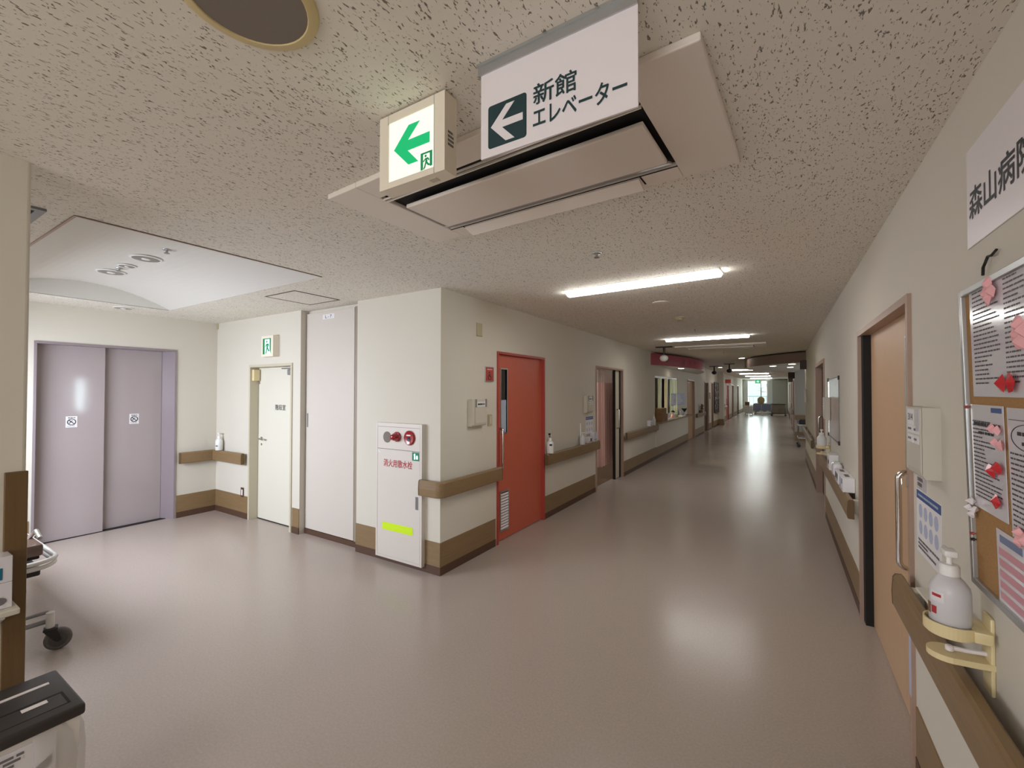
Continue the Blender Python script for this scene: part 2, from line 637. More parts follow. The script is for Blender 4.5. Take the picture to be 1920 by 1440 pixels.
# --- walls
wall_panel('wall_left_far', (XL, YH, 0), RZL, YEND - YH, [
    (3.775 - YH, 4.845 - YH, 0, 2.015), (6.62 - YH, 8.03 - YH, 0, 2.005), (10.46 - YH, 13.13 - YH, 0.90, 1.965),
    (14.62 - YH, 15.97 - YH, 0, 1.975), (18.13 - YH, 19.30 - YH, 0, 1.98), (20.15 - YH, 20.75 - YH, 0, 1.98),
    (26.1 - YH, 27.3 - YH, 0, 1.99), (29.1 - YH, 30.4 - YH, 0, 1.99), (32.7 - YH, 34.1 - YH, 0, 1.99)],
    label='long cream corridor wall on the left, beyond the hydrant corner')
wall_panel('wall_left_near', (XL, -4.0, 0), RZL, YP + 4.0 - 0.012, [], 0.16,
           label='cream wall end at the left edge of the photo')
mbx = MB()
mbx.tube([(0, 0, 0.0), (0, 0, H)], 0.012, 16)
struct('trim_1', mbx, [WALL], 'rounded white corner bead of the wall end at far left', 'trim', (XL - 0.0122, YP - 0.012, 0))
# lobby north wall: hydrant wall, recess of the tall panel, stair wall
mb = MB()
mb.box(-3.615, XL - 0.12, YH, YH + 0.25, 0, H)
mb.box(-4.57, -3.615, YH + 0.10, YH + 0.25, 0, H)
mb.box(-4.715, -4.57, YH, YH + 0.25, 0, H)
mb.box(-5.63, -4.715, YH, YH + 0.25, 1.915, H)
mb.box(XE, -5.63, YH, YH + 0.25, 0, H)
mb.box(-5.63, -4.715, YH + 0.2, YH + 0.25, 0, 1.915)
struct('wall_lobby_north', mb, [WALL], 'cream lobby wall with the stair door, tall panel and hydrant cabinet', 'wall')
# elevator wall
EY0, EY1, EZ = 1.205, 2.435, 2.105
wall_panel('wall_elevator', (XE, -0.1, 0), RZL, YH + 0.1, [(EY0 + 0.1, EY1 + 0.1, 0, EZ)], 0.1,
           label='cream lobby wall around the elevator')
# lobby south wall with its daylight window (out of the picture, it lights the lobby)
wall_panel('wall_lobby_south', (XL - 0.16, 0.04, 0), PI, XL - 0.16 - XE, [(1.22, 3.42, 0.90, 2.20)], 0.12,
           label='lobby wall with the daylight window behind the stretcher')
mb = MB()
for a, b, c_, d in ((-6.10, -6.06, 0.90, 2.20), (-3.94, -3.90, 0.90, 2.20), (-6.06, -3.94, 0.90, 0.94), (-6.06, -3.94, 2.16, 2.20), (-5.03, -4.97, 0.94, 2.16)):
    mb.box(a, b, -0.05, 0.03, c_, d)
w1 = struct('window_1', mb, [ALU], 'lobby window with aluminium frame', 'window')
# right wall (near part) and what lies beyond it
wall_panel('wall_right_near', (XR, 12.2, 0), RZR, 16.2, [(12.2 - 3.935, 12.2 - 2.485, 0, 2.015), (12.2 - 8.45, 12.2 - 6.85, 0, 2.02)],
           label='cream corridor wall along the right edge of the photo')
wall_panel('wall_right_far', (XR - 0.06, YEND, 0), RZR, YEND - 17.0,
           [(YEND - 20.6, YEND - 19.4, 0, 2.0), (YEND - 24.2, YEND - 23.0, 0, 2.0), (YEND - 29.2, YEND - 28.0, 0, 2.0)],
           label='far end of the right corridor wall')
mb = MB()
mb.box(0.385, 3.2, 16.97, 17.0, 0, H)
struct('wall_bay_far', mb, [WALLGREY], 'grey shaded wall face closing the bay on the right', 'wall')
mb = MB()
mb.box(0.60, 3.2, 12.08, 12.2, 0, H)
struct('wall_bay_near', mb, [WALL], 'wall at the near side of the bay on the right', 'wall')
wall_panel('wall_bay_right', (3.2, 17.0, 0), RZR, 4.8, [(0.9, 3.9, 0.7, 2.1)], 0.1, label='window wall of the bay on the right')
wall_panel('wall_back', (XR + 0.2, -4.0, 0), PI, XR - XL + 0.4, [(0.4, 2.9, 0.72, 2.28)], 0.1, label='unseen wall behind the camera with an added window opening')  # window opening made up to go with the fill behind the camera
# far end wall with the window
mb = MB()
WX0, WX1 = -2.22, -0.66
mb.box(XL - 0.2, WX0, YEND, YEND + 0.12, 0, H)
mb.box(WX1, XR + 0.3, YEND, YEND + 0.12, 0, H)
mb.box(WX0, WX1, YEND, YEND + 0.12, 2.42, H)
mb.box(WX0, WX1, YEND, YEND + 0.12, 0, 0.5)
struct('wall_far_end', mb, [WALL], 'end wall of the corridor around the bright window', 'wall')
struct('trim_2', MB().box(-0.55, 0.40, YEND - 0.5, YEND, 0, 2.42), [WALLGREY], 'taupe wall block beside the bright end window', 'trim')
w2 = struct('window_2', MB().box(WX0, WX0 + 0.05, YEND + 0.02, YEND + 0.08, 0.5, 2.42).box(WX1 - 0.05, WX1, YEND + 0.02, YEND + 0.08, 0.5, 2.42)
            .box(-1.33, -1.27, YEND + 0.02, YEND + 0.08, 0.5, 2.42).box(WX0, WX1, YEND + 0.02, YEND + 0.08, 0.5, 0.56)
            .box(WX0, WX1, YEND + 0.02, YEND + 0.08, 2.36, 2.42).box(-1.27, WX1, YEND + 0.02, YEND + 0.08, 1.52, 1.56), [ALU],
            'bright window at the far end of the corridor', 'window')
MB().box(WX0 + 0.05, WX1 - 0.05, YEND + 0.045, YEND + 0.05, 0.56, 2.36).build('pane', [GLASS], w2)
# seen through the end window
mb = MB()
mb.box(-6, 6, YEND + 0.3, YEND + 30, -0.4, -0.3)
simple('ground', mb, [GRAVEL], 'pale ground outside the end window', 'ground', (0, 0, 0))['kind'] = 'structure'
bd = thing('building', 'pale pink building seen through the far end window', 'building', (1.5, YEND + 22, -0.3))
MB().box(-3.0, 9, 0, 6, 0, 14).build('facade', [PINKB], bd)
for i in range(3):
    for j in range(3):
        MB().box(-2.2 + i * 2.6, -0.8 + i * 2.6, -0.03, 0.0, 1.2 + j * 3.2, 2.8 + j * 3.2).build('window', [PALEBLUE], bd)
rl = thing('balcony_railing', 'pale blue railing outside the far end window', 'railing', (-1.4, YEND + 1.6, -0.3))
mb = MB()
for i in range(12):
    mb.box(-1.6 + i * 0.28, -1.58 + i * 0.28, -0.01, 0.01, 0, 1.45)
mb.build('baluster', [CYANB], rl)
MB().box(-1.7, 1.7, -0.03, 0.03, 1.45, 1.52).build('top_rail', [CYANB], rl)

# --- baseboards
baseboard('baseboard_left', (XL, YH - 0.009, 0), RZL, [(0, 3.76 - YH), (4.86 - YH, 6.60 - YH), (8.05 - YH, 14.6 - YH), (15.99 - YH, 18.1 - YH),
          (19.32 - YH, 20.1 - YH), (20.8 - YH, 22.65 - YH), (23.25 - YH, 26.05 - YH), (27.35 - YH, 29.05 - YH), (30.45 - YH, 32.65 - YH), (34.15 - YH, YEND - YH)],
          'wood-look baseboard along the long left corridor wall')
baseboard('baseboard_left_end', (XL, -4.0, 0), RZL, [(0, YP + 4.0 - 0.07)], 'wood-look baseboard behind the waste bin')
baseboard('baseboard_hydrant', (0, YH, 0), RZN, [(-3.615, -3.285), (-2.69, XL + 0.0)], 'wood-look baseboard either side of the hydrant cabinet')
struct('baseboard_hydrant_low', MB().box(-3.285, -2.69, YH - 0.009, YH, 0, 0.048), [KICK], 'dark skirting under the hydrant cabinet', 'baseboard')
baseboard('baseboard_stair', (0, YH, 0), RZN, [(XE, -5.64), (-4.70, -4.57)], 'wood-look baseboard beside the stair door')
baseboard('baseboard_elevator', (XE, 0, 0), RZL, [(EY1 + 0.015, YH), (0.05, EY0 - 0.015)], 'wood-look baseboard right of the elevator')
baseboard('baseboard_right', (XR, 12.2, 0), RZR, [(0, 12.2 - 8.49), (12.2 - 6.81, 12.2 - 3.96), (12.2 - 2.46, 16.2)],
          'wood-look baseboard along the right wall')
baseboard('baseboard_right_far', (XR - 0.06, YEND, 0), RZR, [(0, YEND - 29.3), (YEND - 27.9, YEND - 24.3), (YEND - 22.9, YEND - 20.7), (YEND - 19.3, YEND - 17.0)],
          'wood-look baseboard of the far right wall')

# ------------------------------------------------------------------ doors
# elevator
LEAF_TILT = -1.9  # left panel turned on purpose so the reflected bright strip lands mid-panel
el = thing('door_1', 'two-panel lavender steel elevator door in the lobby', 'elevator door', (XE, EY0, 0), RZL, kind='structure')
W = EY1 - EY0
mb = MB()
mb.box(0, 0.02, -0.012, 0.20, 0, EZ)
mb.prism([(W, -0.012), (W - 0.02, -0.012), (W - 0.10, 0.16), (W - 0.10, 0.20), (W, 0.20)], 0, EZ, 0, 'xy')
mb.box(0.02, W - 0.021, -0.012, 0.20, EZ - 0.025, EZ)
mb.build('frame', [ELEVF], el)
lp_ = MB().box(-0.2775, 0.2775, 0.0, 0.025, 0.008, EZ - 0.025).build('door_panel', [ELEV], el)
lp_.location = (0.2975, 0.10, 0)
lp_.rotation_euler = (0, 0, math.radians(LEAF_TILT))
MB().box(0.54, W - 0.10, 0.15, 0.175, 0.008, EZ - 0.025).build('door_panel', [ELEV], el)
MB().box(0.02, W - 0.02, 0.085, 0.20, -0.01, 0.007).build('sill', [DARK], el)
MB().box(0.0, W, 0.20, 0.22, 0.0, EZ).build('shaft_back', [DARK], el)


def no_entry_sticker(loc, label, tilt=0.0):
    t = thing('warning_sticker', label, 'sticker', loc, RZL + tilt, 'door warning stickers')
    MB().box(-0.045, 0.045, -0.0012, 0, -0.06, 0.06).build('paper', [PAPER], t)
    mb = MB()
    ring = [(0.032 * math.cos(2 * PI * k / 20), -0.002, -0.002 + 0.032 * math.sin(2 * PI * k / 20)) for k in range(20)]
    mb.tube(ring, 0.004, 6, closed=True)
    mb.tube([(-0.022, -0.002, 0.02), (0.022, -0.002, -0.024)], 0.004, 6)
    mb.tube([(-0.018, -0.002, -0.02), (-0.005, -0.002, 0.005), (0.01, -0.002, 0.012)], 0.003, 6)
    mb.build('pictogram', [INKB], t)
    print_lines(MB(), -0.028, 0.03, 0.036, 0.05, -0.0018, 1, seed=3, lo=1).build('lettering', [INKB], t)
    print_lines(MB(), -0.036, 0.03, -0.05, -0.042, -0.0018, 1, seed=4, lo=1).build('small_print', [INKG], t)


no_entry_sticker((XE - 0.0995, 1.513, 1.257), 'square warning sticker on the left elevator door panel', math.radians(LEAF_TILT))
no_entry_sticker((XE - 0.15, 2.067, 1.258), 'square warning sticker on the right elevator door panel')

# stair door
st = thing('door_2', 'cream steel stair door with lever handle left of the tall panel', 'door', (-5.63, YH, 0), RZN, kind='structure')
mb = MB()
W, HZ = 0.915, 1.915
mb.box(0, 0.03, -0.012, 0.14, 0, HZ)
mb.box(W - 0.03, W, -0.012, 0.14, 0, HZ)
mb.box(0.03, W - 0.03, -0.012, 0.14, HZ - 0.03, HZ)
mb.build('frame', [CREAMF], st)
MB().box(0.035, W - 0.032, 0.095, 0.135, 0.012, HZ - 0.034).build('leaf', [CREAMD], st)
MB().box(0.03, W - 0.03, 0.093, 0.17, 0.0, 0.012).build('threshold', [DARK], st)
mb = MB()
mb.lathe((0.115, 0.095, 1.0), [(0.024, 0), (0.024, 0.008), (0.011, 0.010), (0.011, 0.045)], 14, axis='y')
mb.tube([(0.115, 0.055, 1.0), (0.16, 0.052, 1.0), (0.225, 0.055, 0.995)], 0.0095, 10)
mb.lathe((0.115, 0.095, 0.93), [(0.014, 0), (0.014, 0.006), (0.004, 0.007)], 12, axis='y')
mb.build('lever_handle', [CHROME], st, True)
mb = MB()
mb.box(0.72, 0.86, 0.045, 0.095, 1.78, 1.85, bev=0.012)
mb.build('door_closer', [GREYP], st, True)
MB().box(0.60, 0.80, 0.05, 0.065, 1.853, 1.866).build('closer_arm', [STEEL], st)
MB().box(0.03, 0.075, 0.01, 0.085, 1.72, 1.86, bev=0.004).build('sensor_box', [YELLOWP], st)
MB().box(0.05, 0.062, 0.085, 0.097, 1.68, 1.84).build('hinge', [STEEL], st)
text(st, 'lettering', '階段室', 0.405, 0.62, 1.362, 1.43, 0.0940, INKB, 0.012)

# tall pipe-shaft panel
tp = thing('door_3', 'tall pale grey shaft panel between stair door and hydrant cabinet', 'door', (-4.57, YH + 0.10, 0), RZN, kind='structure')
MB().box(0.012, 0.828, -0.035, -0.002, 0.06, 2.462, bev=0.002).build('panel', [TALLD], tp)
MB().box(0.0, 0.955, -0.04, 0.0, 0.0, 0.055).build('kick_strip', [KICK], tp)
MB().box(0.834, 0.885, -0.034, 0.0, 0.055, 2.47).box(0.885, 0.955, -0.012, 0.0, 0.055, 2.47).build('frame', [SHAFTF], tp)
MB().box(0.03, 0.052, -0.039, -0.034, 1.19, 1.345, bev=0.002).build('flush_pull', [GREYP], tp)
tl = MB().box(0.30, 0.50, -0.0365, -0.035, 2.378, 2.430).build('label_plate', [PAPER], tp)
text(tl, 'lettering', 'L - 7', 0.345, 0.455, 2.388, 2.42, -0.0372, INKB, 0.01)


def sliding_door(name, label, loc, rz, w, h, leaf_mat, frame_mat, recess=0.05, fw=0.03, glass=None, handle_x=None, open_from=0.0,
                 glass_mat=None, handle_z=(0.77, 1.21), frame_out=0.012, louver=None):
    """sliding hospital door: local x from 0 (left jamb) to w, leaf recessed behind the wall face"""
    d = thing(name, label, 'door', loc, rz, kind='structure')
    mb = MB()
    mb.box(0, fw, -frame_out, 0.12, 0, h)
    mb.box(w - fw, w, -frame_out, 0.12, 0, h)
    mb.box(fw, w - fw, -frame_out, 0.12, h - fw, h)
    mb.build('frame', [frame_mat], d)
    x0, x1 = fw + open_from, w - fw
    mb = MB()
    if glass:
        ga, gb, gc, gd = glass
        mb.box(x0, ga, recess, recess + 0.035, 0.008, h - fw)
        mb.box(gb, x1, recess, recess + 0.035, 0.008, h - fw)
        mb.box(ga, gb, recess, recess + 0.035, 0.008, gc)
        mb.box(ga, gb, recess, recess + 0.035, gd, h - fw)
    else:
        mb.box(x0, x1, recess, recess + 0.035, 0.008, h - fw)
    mb.build('leaf', [leaf_mat], d)
    if glass:
        mb = MB()
        e = 0.012
        for a, b, c, dd in ((ga - e, ga, gc - e, gd + e), (gb, gb + e, gc - e, gd + e), (ga, gb, gc - e, gc), (ga, gb, gd, gd + e)):
            mb.box(a, b, recess - 0.006, recess + 0.04, c, dd)
        mb.build('glass_frame', [ALU], d)
        MB().box(ga, gb, recess + 0.012, recess + 0.018, gc, gd).build('glass', [glass_mat or DARKGLASS], d)
    if handle_x is not None:
        z0, z1 = handle_z
        yo = recess - 0.055
        mb = MB()
        c = 0.03
        pts = [(handle_x, recess, z0), (handle_x, yo + c, z0)]
        for k in range(1, 6):
            a = k / 6 * PI / 2
            pts.append((handle_x, yo + c - c * math.sin(a), z0 + c - c * math.cos(a)))
        pts.append((handle_x, yo, z0 + c))
        pts.append((handle_x, yo, z1 - c))
        for k in range(1, 6):
            a = k / 6 * PI / 2
            pts.append((handle_x, yo + c - c * math.cos(a), z1 - c + c * math.sin(a)))
        pts += [(handle_x, yo + c, z1), (handle_x, recess, z1)]
        mb.tube(pts, 0.0125, 12)
        mb.build('handle', [CHROME], d, True)
    return d


# red toilet door
rd = sliding_door('door_4', 'red-orange sliding toilet door with narrow window and louver', (XL, 3.775, 0), RZL, 1.07, 2.012, REDD, REDF,
                  recess=0.03, fw=0.024, glass=(0.125, 0.245, 1.15, 1.83), handle_x=0.082, handle_z=(0.78, 1.20))
MB().box(0.125, 0.245, 0.0395, 0.0415, 1.15, 1.50).build('privacy_film', [BLIND], rd)
mb = MB()
for a, b, c, d_ in ((0.105, 0.118, 0.10, 0.525), (0.268, 0.281, 0.10, 0.525), (0.118, 0.268, 0.10, 0.113), (0.118, 0.268, 0.512, 0.525)):
    mb.box(a, b, 0.02, 0.034, c, d_)
lf = mb.build('louver_frame', [ALU], rd)
MB().box(0.118, 0.268, 0.029, 0.0305, 0.113, 0.512).build('louver_back', [DARK], lf)
mb = MB()
for i in range(13):
    z = 0.122 + i * 0.030
    mb.prism([(0.0285, z), (0.0215, z - 0.004), (0.0215, z + 0.010), (0.0285, z + 0.016)], 0.118, 0.268, 0, 'yz')
mb.build('louver_slats', [SIGNW], lf)

# door 314 on the right
d314 = sliding_door('door_5', 'beige wood sliding door with chrome handle beside the notice board', (XR, 3.94, 0), RZR, 1.46, 2.02, BEIGED, FRAMEB,
                    recess=0.05, fw=0.035, frame_out=0.014, glass=(1.10, 1.19, 1.14, 1.86), glass_mat=GLASS, handle_x=1.205,
                    handle_z=(0.765, 1.215), open_from=0.0)
MB().box(0.035, 0.115, 0.006, 0.0495, 0.0, 1.985).build('jamb_shade', [DARK], d314)  # dark box painting the shade of the recess beside the leaf
# second door further along the right wall, leaf colour darkened for recess shade
sliding_door('door_6', 'dark recessed sliding door on the right wall beyond the photo banner', (XR, 8.45, 0), RZR, 1.60, 2.02, DARKD, FRAMEB,
             recess=0.07, fw=0.05, frame_out=0.014, handle_x=0.22)
for i, yy in enumerate((20.6, 24.2, 29.2)):
    sliding_door('door_%d' % (7 + i), ('first', 'second', 'third')[i] + ' door from the near end of the far right wall', (XR - 0.06, yy, 0), RZR, 1.2, 2.0,
                 BEIGED, FRAMEB, recess=0.05, handle_x=1.0)
# ward door with the curtain
wd = sliding_door('door_10', 'half-open sliding ward door beside the pink curtain', (XL, 6.62, 0), RZL, 1.41, 2.005, CREAMF, FRAMEB,
                  recess=0.045, fw=0.03, open_from=1.07, handle_x=1.16, handle_z=(0.92, 1.26))
MB().box(1.07, 1.10, 0.04, 0.085, 0.0, 1.975).box(1.31, 1.38, 0.035, 0.082, 0.0, 1.975).build('leaf_gap_shade', [DARK], wd)  # dark strips painting the shaded gaps either side of the leaf
# doors further down the left wall; dark leaves hold recess shade in their colour
sliding_door('door_11', 'ajar wooden door just past the nurse station counter', (XL, 14.62, 0), RZL, 1.35, 1.975, BEIGED, FRAMEB, recess=0.06, fw=0.05,
             open_from=0.30)
sliding_door('door_12', 'dark doorway between the nurse station and the dark poster', (XL, 18.13, 0), RZL, 1.17, 1.98, DARKD, FRAMEB, recess=0.06, fw=0.05)
sliding_door('door_13', 'narrow dark doorway beside the dark poster', (XL, 20.15, 0), RZL, 0.60, 1.98, DARKD, FRAMEB, recess=0.06, fw=0.05)
sliding_door('door_14', 'red door beyond the column on the far left wall', (XL, 26.1, 0), RZL, 1.2, 1.99, REDD, REDF, recess=0.03, fw=0.08, handle_x=0.2)
sliding_door('door_15', 'second last dark door on the far left wall', (XL, 29.1, 0), RZL, 1.3, 1.99, DARKD, FRAMEB, recess=0.06, fw=0.05)
sliding_door('door_16', 'last dark door on the far left wall by the end curtain', (XL, 32.7, 0), RZL, 1.4, 1.99, DARKD, FRAMEB, recess=0.06, fw=0.05)

# column on the far left
mb = MB()
mb.box(XL, XL + 0.20, 22.7, 23.2, 0, H)
struct('wall_column', mb, [WALL], 'cream column projecting from the far left wall', 'column')
struct('trim_3', MB().box(XL, XL + 0.21, 22.69, 23.21, 0, 0.28), [WOODT], 'wood-look band around the foot of the far left column', 'trim')

# rooms behind openings
def room(name, label, x0, x1, y0, y1, m_wall, m_floor, zt=2.45, open_side='x1'):
    mb = MB()
    if open_side != 'x0':
        mb.box(x0 - 0.05, x0, y0, y1, 0, zt)
    if open_side != 'x1':
        mb.box(x1, x1 + 0.05, y0, y1, 0, zt)
    mb.box(x0, x1, y0 - 0.05, y0, 0, zt)
    mb.box(x0, x1, y1, y1 + 0.05, 0, zt)
    mb.box(x0, x1, y0, y1, 0.0, 0.004, 1)
    mb.box(x0, x1, y0, y1, zt, zt + 0.02)
    struct(name, mb, [m_wall, m_floor], label, 'room')


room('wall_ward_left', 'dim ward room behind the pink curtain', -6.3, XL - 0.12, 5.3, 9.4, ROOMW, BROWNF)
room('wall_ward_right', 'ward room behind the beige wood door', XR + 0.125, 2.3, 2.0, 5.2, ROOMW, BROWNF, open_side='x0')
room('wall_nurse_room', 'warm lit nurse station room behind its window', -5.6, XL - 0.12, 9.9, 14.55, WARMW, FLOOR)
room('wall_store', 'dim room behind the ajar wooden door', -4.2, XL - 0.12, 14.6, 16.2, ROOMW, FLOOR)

# ================================================================== CEILING THINGS
def rot2(x, y, a):
    return x * math.cos(a) - y * math.sin(a), x * math.sin(a) + y * math.cos(a)


# ceiling air conditioner (large one): local x along, local y away from the camera, z=0 at the ceiling
AC_A = math.radians(-3.0)
ac = thing('air_conditioner', 'large ceiling cassette air conditioner behind the hanging signs', 'air conditioner', (-0.945, 1.545, H), AC_A)
mb = MB()
X, Y0, Y1 = 0.80, -0.345, 0.365
ix, iy0, iy1 = 0.595, -0.215, 0.255
zb = -0.024
for a, b, c, d in ((-X, -ix, Y0, Y1), (ix, X, Y0, Y1), (-ix, ix, Y0, iy0), (-ix, ix, iy1, Y1)):
    mb.box(a, b, c, d, zb, 0, bev=0.004)
mb.build('panel', [ACW], ac)
MB().box(-ix, ix, iy0, iy1, -0.006, -0.001).build('cavity', [DARK], ac)
mb = MB()
mb.box(-ix + 0.05, ix - 0.018, -0.105, 0.185, -0.042, -0.024, bev=0.005)
mb.build('intake_panel', [ACW], ac)
MB().prism([(0.178, -0.043), (0.225, -0.026), (0.222, -0.020), (0.175, -0.036)], -ix + 0.03, ix - 0.012, 0, 'yz').build('intake_lip', [ACG], ac)
mb = MB()
mb.prism([(-0.200, -0.030), (-0.197, -0.030), (-0.195, -0.020), (-0.198, -0.020)], -ix, ix, 0, 'yz')
mb.prism([(-0.181, -0.031), (-0.175, -0.031), (-0.173, -0.020), (-0.179, -0.020)], -ix, ix, 0, 'yz')
mb.build('air_slat', [ACW], ac)
mb = MB()
mb.prism([(0.262, -0.030), (0.330, -0.052), (0.333, -0.046), (0.268, -0.0235)], -0.50, 0.44, 0, 'yz')
mb.build('air_flap', [ACW], ac)
mb = MB()
mb.box(-0.51, -0.503, 0.255, 0.335, zb - 0.001, zb + 0.002)
mb.box(0.443, 0.45, 0.255, 0.335, zb - 0.001, zb + 0.002)
mb.box(-ix, ix, 0.2555, 0.2595, zb - 0.001, zb + 0.002)
mb.build('panel_seam', [DARK], ac)

ac2 = thing('air_conditioner', 'smaller-looking ceiling air conditioner further along, past both lit tubes', 'air conditioner', (-1.03, 9.55, H), 0)
mb = MB()
for a, b, c, d in ((-X, -ix, Y0, Y1), (ix, X, Y0, Y1), (-ix, ix, Y0, iy0), (-ix, ix, iy1, Y1)):
    mb.box(a, b, c, d, zb, 0, bev=0.004)
mb.build('panel', [ACW], ac2)
MB().box(-ix, ix, iy0, iy1, -0.006, -0.001).build('cavity', [DARK], ac2)
MB().box(-ix + 0.01, ix - 0.01, -0.09, 0.255, -0.050, -0.030, bev=0.005).build('intake_panel', [ACW], ac2)
MB().box(-ix, ix, -0.19, -0.17, -0.032, -0.012).build('air_slat', [ACW], ac2)
for k, (yy, lb) in enumerate(((22.9, 'third ceiling air conditioner, between the far lit tubes'), (27.0, 'farthest ceiling air conditioner near the end window'))):
    dup(ac2, (-1.03, yy, H), 0, lb)


# running-man pictogram, fitted in x0..x1, z0..z1
def running_man(mb, x0, x1, z0, z1, y, m):
    w, h = x1 - x0, z1 - z0

    def P(u, v):
        return (x0 + w * u, y, z0 + h * v)
    t = w * 0.075
    mb.lathe(P(0.42, 0.86), [(w * 0.10, -0.0003), (w * 0.10, 0.0003)], 12, m, 'y')
    for chain, r in (([(0.50, 0.70), (0.52, 0.58), (0.47, 0.44)], 1.5), ([(0.50, 0.70), (0.30, 0.62), (0.20, 0.50)], 0.8), ([(0.52, 0.70), (0.70, 0.64), (0.74, 0.50)], 0.8),
                     ([(0.46, 0.44), (0.38, 0.26), (0.30, 0.06), (0.20, 0.05)], 1.0), ([(0.48, 0.44), (0.62, 0.32), (0.72, 0.20), (0.82, 0.24)], 1.0)):
        for (a, b), (c, d) in zip(chain[:-1], chain[1:]):
            pa, pb = Vector(P(a, b)), Vector(P(c, d))
            dv = (pb - pa).normalized()
            nv = Vector((-dv.z, 0, dv.x)) * t * r
            mb.face([pa - nv, pb - nv, pb + nv, pa + nv], m)
    return mb


# hanging exit sign (lit)
ex = thing('exit_sign', 'lit ceiling exit sign with green arrow pointing left', 'exit sign', (-1.124, 0.985, H), 0)
EW, ET, EB = 0.279, -0.004, -0.244
mb = MB()
fx0, fx1, fz0, fz1 = 0.040, 0.236, -0.224, -0.030
for a, b, c, d in ((0, fx0, EB, ET), (fx1, EW, EB, ET), (fx0, fx1, EB, fz0), (fx0, fx1, fz1, ET)):
    mb.box(a, b, 0, 0.012, c, d)
mb.box(0, EW, 0.012, 0.056, EB, ET)
mb.box(0.02, EW - 0.02, 0.01, 0.05, ET, 0)
mb.build('housing', [HOUSING], ex)
MB().box(fx0, fx1, 0.004, 0.0115, fz0, fz1).build('lit_face', [EXITW], ex)


def in_face(u, v):
    return fx0 + (fx1 - fx0) * u, fz0 + (fz1 - fz0) * v


ARROW = [(.118, .515), (.45, .845), (.69, .84), (.43, .60), (.90, .60), (.90, .43), (.43, .43), (.66, .195), (.445, .195)]
mb = MB()
mb.prism([in_face(*p) for p in ARROW], 0.0028, 0.0042)
mb.build('arrow', [EXITG], ex)
px0, pz0 = in_face(.715, .02)
px1, pz1 = in_face(.955, .29)
mb = MB()
pw = px1 - px0
for a, b, c, d in ((px0, px0 + pw * .2, pz0, pz1), (px1 - pw * .2, px1, pz0 + .005, pz1), (px0 + pw * .2, px1 - pw * .2, pz1 - .005, pz1)):
    mb.box(a, b, 0.0028, 0.004, c, d)
running_man(mb, px0 + pw * .08, px1 - pw * .05, pz0, pz1 - .006, 0.0026, 0)
mb.build('exit_pictogram', [EXITGD], ex)
MB().box(0.2365, 0.2378, -0.0005, 0.001, EB, ET).build('cover_seam', [GREYP], ex)
MB().box(0.039, 0.0403, -0.0005, 0.001, -0.035, ET).build('cover_seam', [GREYP], ex)
mb = MB()
print_lines(mb, 0.0, 0.030, -0.165, -0.115, 0.0, 4, seed=9, lo=0.8, dash=0.02)
side = mb.build('rating_label', [INKG], ex)
side.location = (EW + 0.0008, 0.014, 0)
side.rotation_euler = (0, 0, PI / 2)
MB().box(0.195, 0.225, 0.022, 0.044, EB - 0.0015, EB).build('test_switch', [CREAMF], ex)

# hanging direction sign
hs = thing('direction_sign', 'white hanging sign with dark arrow box to the new wing elevator', 'sign', (-0.701, 0.97, H), 0)
SW, SB, ST = 0.433, -0.263, -0.030
MB().box(0, SW, 0, 0.005, SB, ST).build('sign_panel', [SIGNW], hs)
mb = MB()
mb.box(-0.008, SW, -0.004, 0.010, ST, -0.008)
mb.box(-0.008, SW + 0.004, -0.010, 0.016, -0.008, 0)
mb.build('hanger_rail', [ALU], hs)
sx0, sx1, sz0, sz1 = 0.0245, 0.145, -0.242, -0.125
mb = MB()
c = 0.008
pl = []
for cx, cz, a0 in ((sx1 - c, sz1 - c, 0), (sx0 + c, sz1 - c, 90), (sx0 + c, sz0 + c, 180), (sx1 - c, sz0 + c, 270)):
    for k in range(5):
        a = math.radians(a0 + k * 22.5)
        pl.append((cx + c * math.cos(a), cz + c * math.sin(a)))
mb.prism(pl, -0.0008, 0.0002)
mb.build('arrow_box', [INK], hs)
A2 = [(.076, .49), (.485, .91), (.70, .91), (.379, .575), (.91, .575), (.91, .41), (.379, .41), (.70, .075), (.47, .075)]
mb = MB()
mb.prism([(sx0 + (sx1 - sx0) * u, sz0 + (sz1 - sz0) * v) for u, v in A2], -0.0014, -0.0006)
mb.build('arrow', [SIGNW], hs)
text(hs, 'lettering', '新館', 0.166, 0.284, -0.170, -0.117, -0.0010, INK, 0.016)
text(hs, 'lettering', 'エレベーター', 0.165, 0.408, -0.228, -0.178, -0.0010, INK, 0.016)

# ceiling loudspeaker
sp = thing('ceiling_speaker', 'large round ceiling speaker with yellowed rim, at the top edge of the photo', 'speaker', (-1.035, 0.520, H), 0)
mb = MB()
mb.lathe((0, 0, 0), [(0.150, -0.0002), (0.148, -0.006), (0.142, -0.009), (0.126, -0.010), (0.123, -0.006)], 40)
mb.build('rim', [SPKRIM], sp, True)
MB().lathe((0, 0, 0), [(0.125, -0.002), (0.124, -0.0075), (0.05, -0.0088), (0.005, -0.009)], 40).build('grille', [SPK], sp, True)


def batten(label, cx, cy, rz, group='ceiling light tubes', w=1.265):
    t = thing('ceiling_light', label, 'ceiling light', (cx, cy, H), rz, group)
    h = w / 2
    mb = MB()
    mb.prism([(-0.095, -0.001), (0.095, -0.001), (0.080, -0.012), (-0.080, -0.012)], -h - 0.006, h + 0.006, 0, 'yz')
    mb.build('housing', [WHITEP], t)
    mb = MB()
    mb.prism([(-0.085, -0.012), (0.085, -0.012), (0.02, -0.045), (-0.02, -0.045)], -h, h, 0, 'yz')
    mb.build('diffuser', [TUBE], t)
    return t


